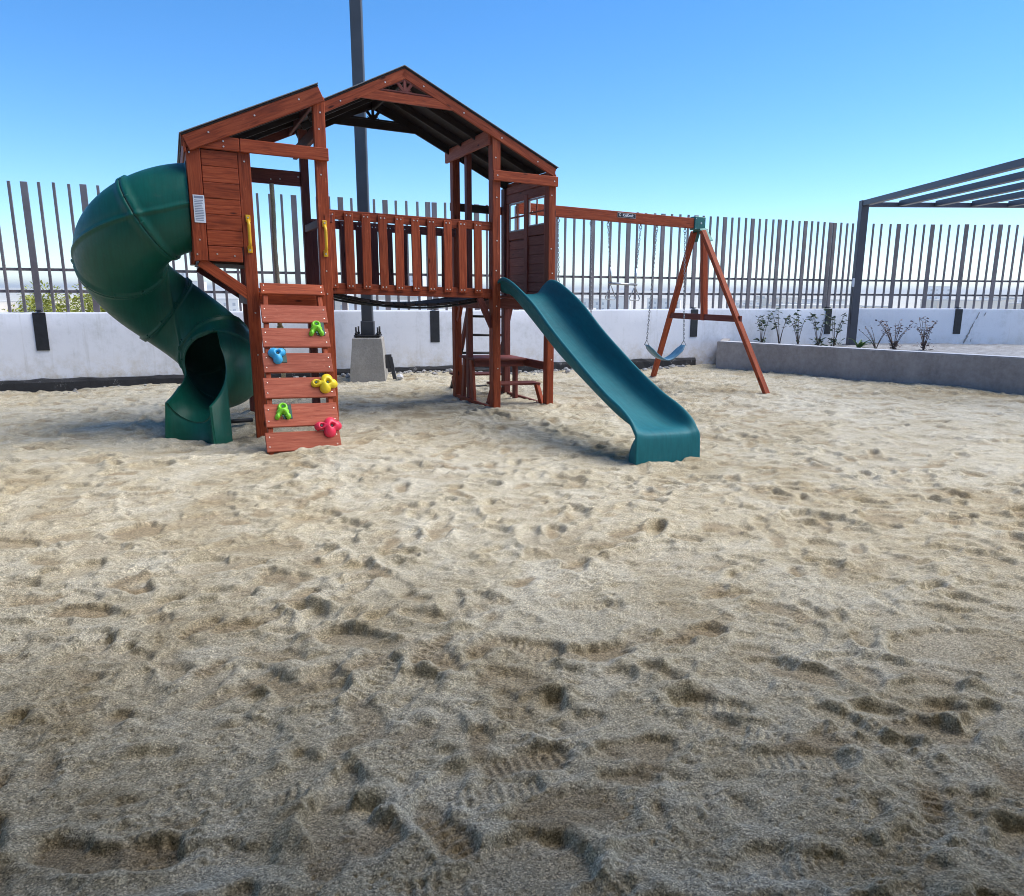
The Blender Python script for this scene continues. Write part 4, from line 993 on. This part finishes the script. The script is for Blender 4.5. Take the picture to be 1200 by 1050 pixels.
# ------------------------------------------------------------------ trees and town beyond the wall
def bushy(x, y, zb, rx, rz, n, m, label, group, ls=.12):
    o = empty('tree', Matrix.Translation((x, y, zb))); tag(o, label, 'tree', group)
    t = MB(); h = rz * 1.2
    t.tube([(0, 0, 0), (.03, 0, h * .6), (0, .04, h)], [.12, .08, .04], 8)
    for k in range(6):
        a = k * 1.05; t.tube([(0, 0, h * .5), (math.cos(a) * rx * .5, math.sin(a) * rx * .5, h * .5 + rz * .5), (math.cos(a) * rx * .8, math.sin(a) * rx * .8, h * .6 + rz * .7)], [.05, .03, .012], 6)
    t.build('trunk', M['stem'], o); lf = MB(); cl = [(V((random.gauss(0, .42) * rx, random.gauss(0, .42) * rx, h * .8 + random.uniform(-.5, .8) * rz)), random.uniform(.2, .42) * rx) for _ in range(16)]
    for _ in range(n):
        c, r = random.choice(cl); d = V((random.gauss(0, 1), random.gauss(0, 1), random.gauss(0, 1))).normalized(); leaf(lf, c + d * r * random.random()**.4, d + V((0, 0, -.3)), ls * random.uniform(.6, 1.4), ls * .6, 0)
    lf.build('crown', m, o)
bushy(-8.35, 14.4, -2.15, 1.15, 1.9, 9000, M['bush'], 'yellow-green tree top showing above the wall left of the tube slide', 'tree tops beyond the wall', .065)
bushy(-9.9, 16.4, -2.5, 1.3, 2.1, 7000, M['bush'], 'pale yellow tree top furthest left beyond the fence', 'tree tops beyond the wall', .07)
bushy(-.8, 17.2, -2.6, .8, 1.75, 1500, M['bushd'], 'dark green tree top seen under the right end of the bridge', 'tree tops beyond the wall')
bushy(-4.1, 22, -3.0, 1.0, 1.9, 900, M['bushd'], 'small tree top seen beneath the bridge beside the lamp pole', 'tree tops beyond the wall')
rc = random.Random(3)
def house(x, y, w_, d_h, h, i, tower=False):
    zb = tz(x, y) - 1; o = empty('city_building', Matrix.Translation((x, y, zb)) @ Matrix.Rotation(rc.uniform(-.5, .5), 4, 'Z'))
    tag(o, 'pale tower block on the skyline beyond the fence' if tower else 'pale low building in the haze beyond the fence', 'building', 'tower blocks beyond the fence' if tower else 'distant houses beyond the fence')
    m = M['city%d' % i]; part('wall', m, o, (-w_ / 2, w_ / 2, -d_h / 2, d_h / 2, 0, h), bev=.02)
    part('roof', M['cityroof'], o, (-w_ / 2 - .2, w_ / 2 + .2, -d_h / 2 - .2, d_h / 2 + .2, h + .003, h + .5), bev=.02)
    mb = MB(); fl = max(1, int(h / 3.2)); nw = max(2, int(w_ / 3.5))
    for f in range(fl):
        for k in range(nw):
            xx = -w_ / 2 + w_ * (k + .5) / nw; mb.bb(xx - .7, xx + .7, -d_h / 2 - .06, -d_h / 2 + .1, 1 + f * 3.2, 2.5 + f * 3.2, bev=.01)
    mb.build('windows', M['citywin'], o)
for k in range(64):
    an = rc.uniform(-.72, .72); r = rc.uniform(150, 620); h = rc.uniform(5, 9.0) + (r - 150) * .003
    house(r * math.sin(an), r * math.cos(an), rc.uniform(9, 22), rc.uniform(8, 14), h, rc.randrange(4))
for an, r, w_, h in ((-.4225, 520, 7, 23), (-.405, 560, 9, 17), (-.139, 480, 11, 21), (-.118, 520, 9, 15), (-.02, 600, 14, 15), (-.665, 420, 12, 14), (.5, 700, 16, 17)):
    house(r * math.sin(an), r * math.cos(an), w_, w_, h, rc.randrange(2), True)

# ------------------------------------------------------------------ added out of view behind the camera: a canopy that shades the nearest sand
cb = empty('light_blocker', Matrix.Translation((0, -6, 0))); tag(cb, 'added flat beige canopy of the building behind the viewer, shading the nearest sand', 'blocker')
part('wall', M['blocker'], cb, (-13, 13, -.4, 0, -.3, 4.2)); part('roof', M['blocker'], cb, (-11, 11, .002, 9.1, 3.1, 3.4))
for x in (-10, 10): part('column', M['blocker'], cb, (x - .2, x + .2, 8.3, 8.7, -.3, 3.098))

# ------------------------------------------------------------------ haze over the town
hz = bpy.data.materials.new('haze'); hz.use_nodes = True; hn = hz.node_tree; hn.nodes.clear()
ho = hn.nodes.new('ShaderNodeOutputMaterial'); pv = hn.nodes.new('ShaderNodeVolumePrincipled'); pv.inputs['Color'].default_value = (.97, .965, .95, 1); pv.inputs['Density'].default_value = .0006; pv.inputs['Anisotropy'].default_value = .2
hn.links.new(pv.outputs[0], ho.inputs['Volume'])
mb = MB(); mb.bb(-6500, 6500, -120, 6500, -22, 19, bev=.1); o = mb.build('haze', [hz]); o['kind'] = 'stuff'; o['label'] = 'pale haze over the distant town'
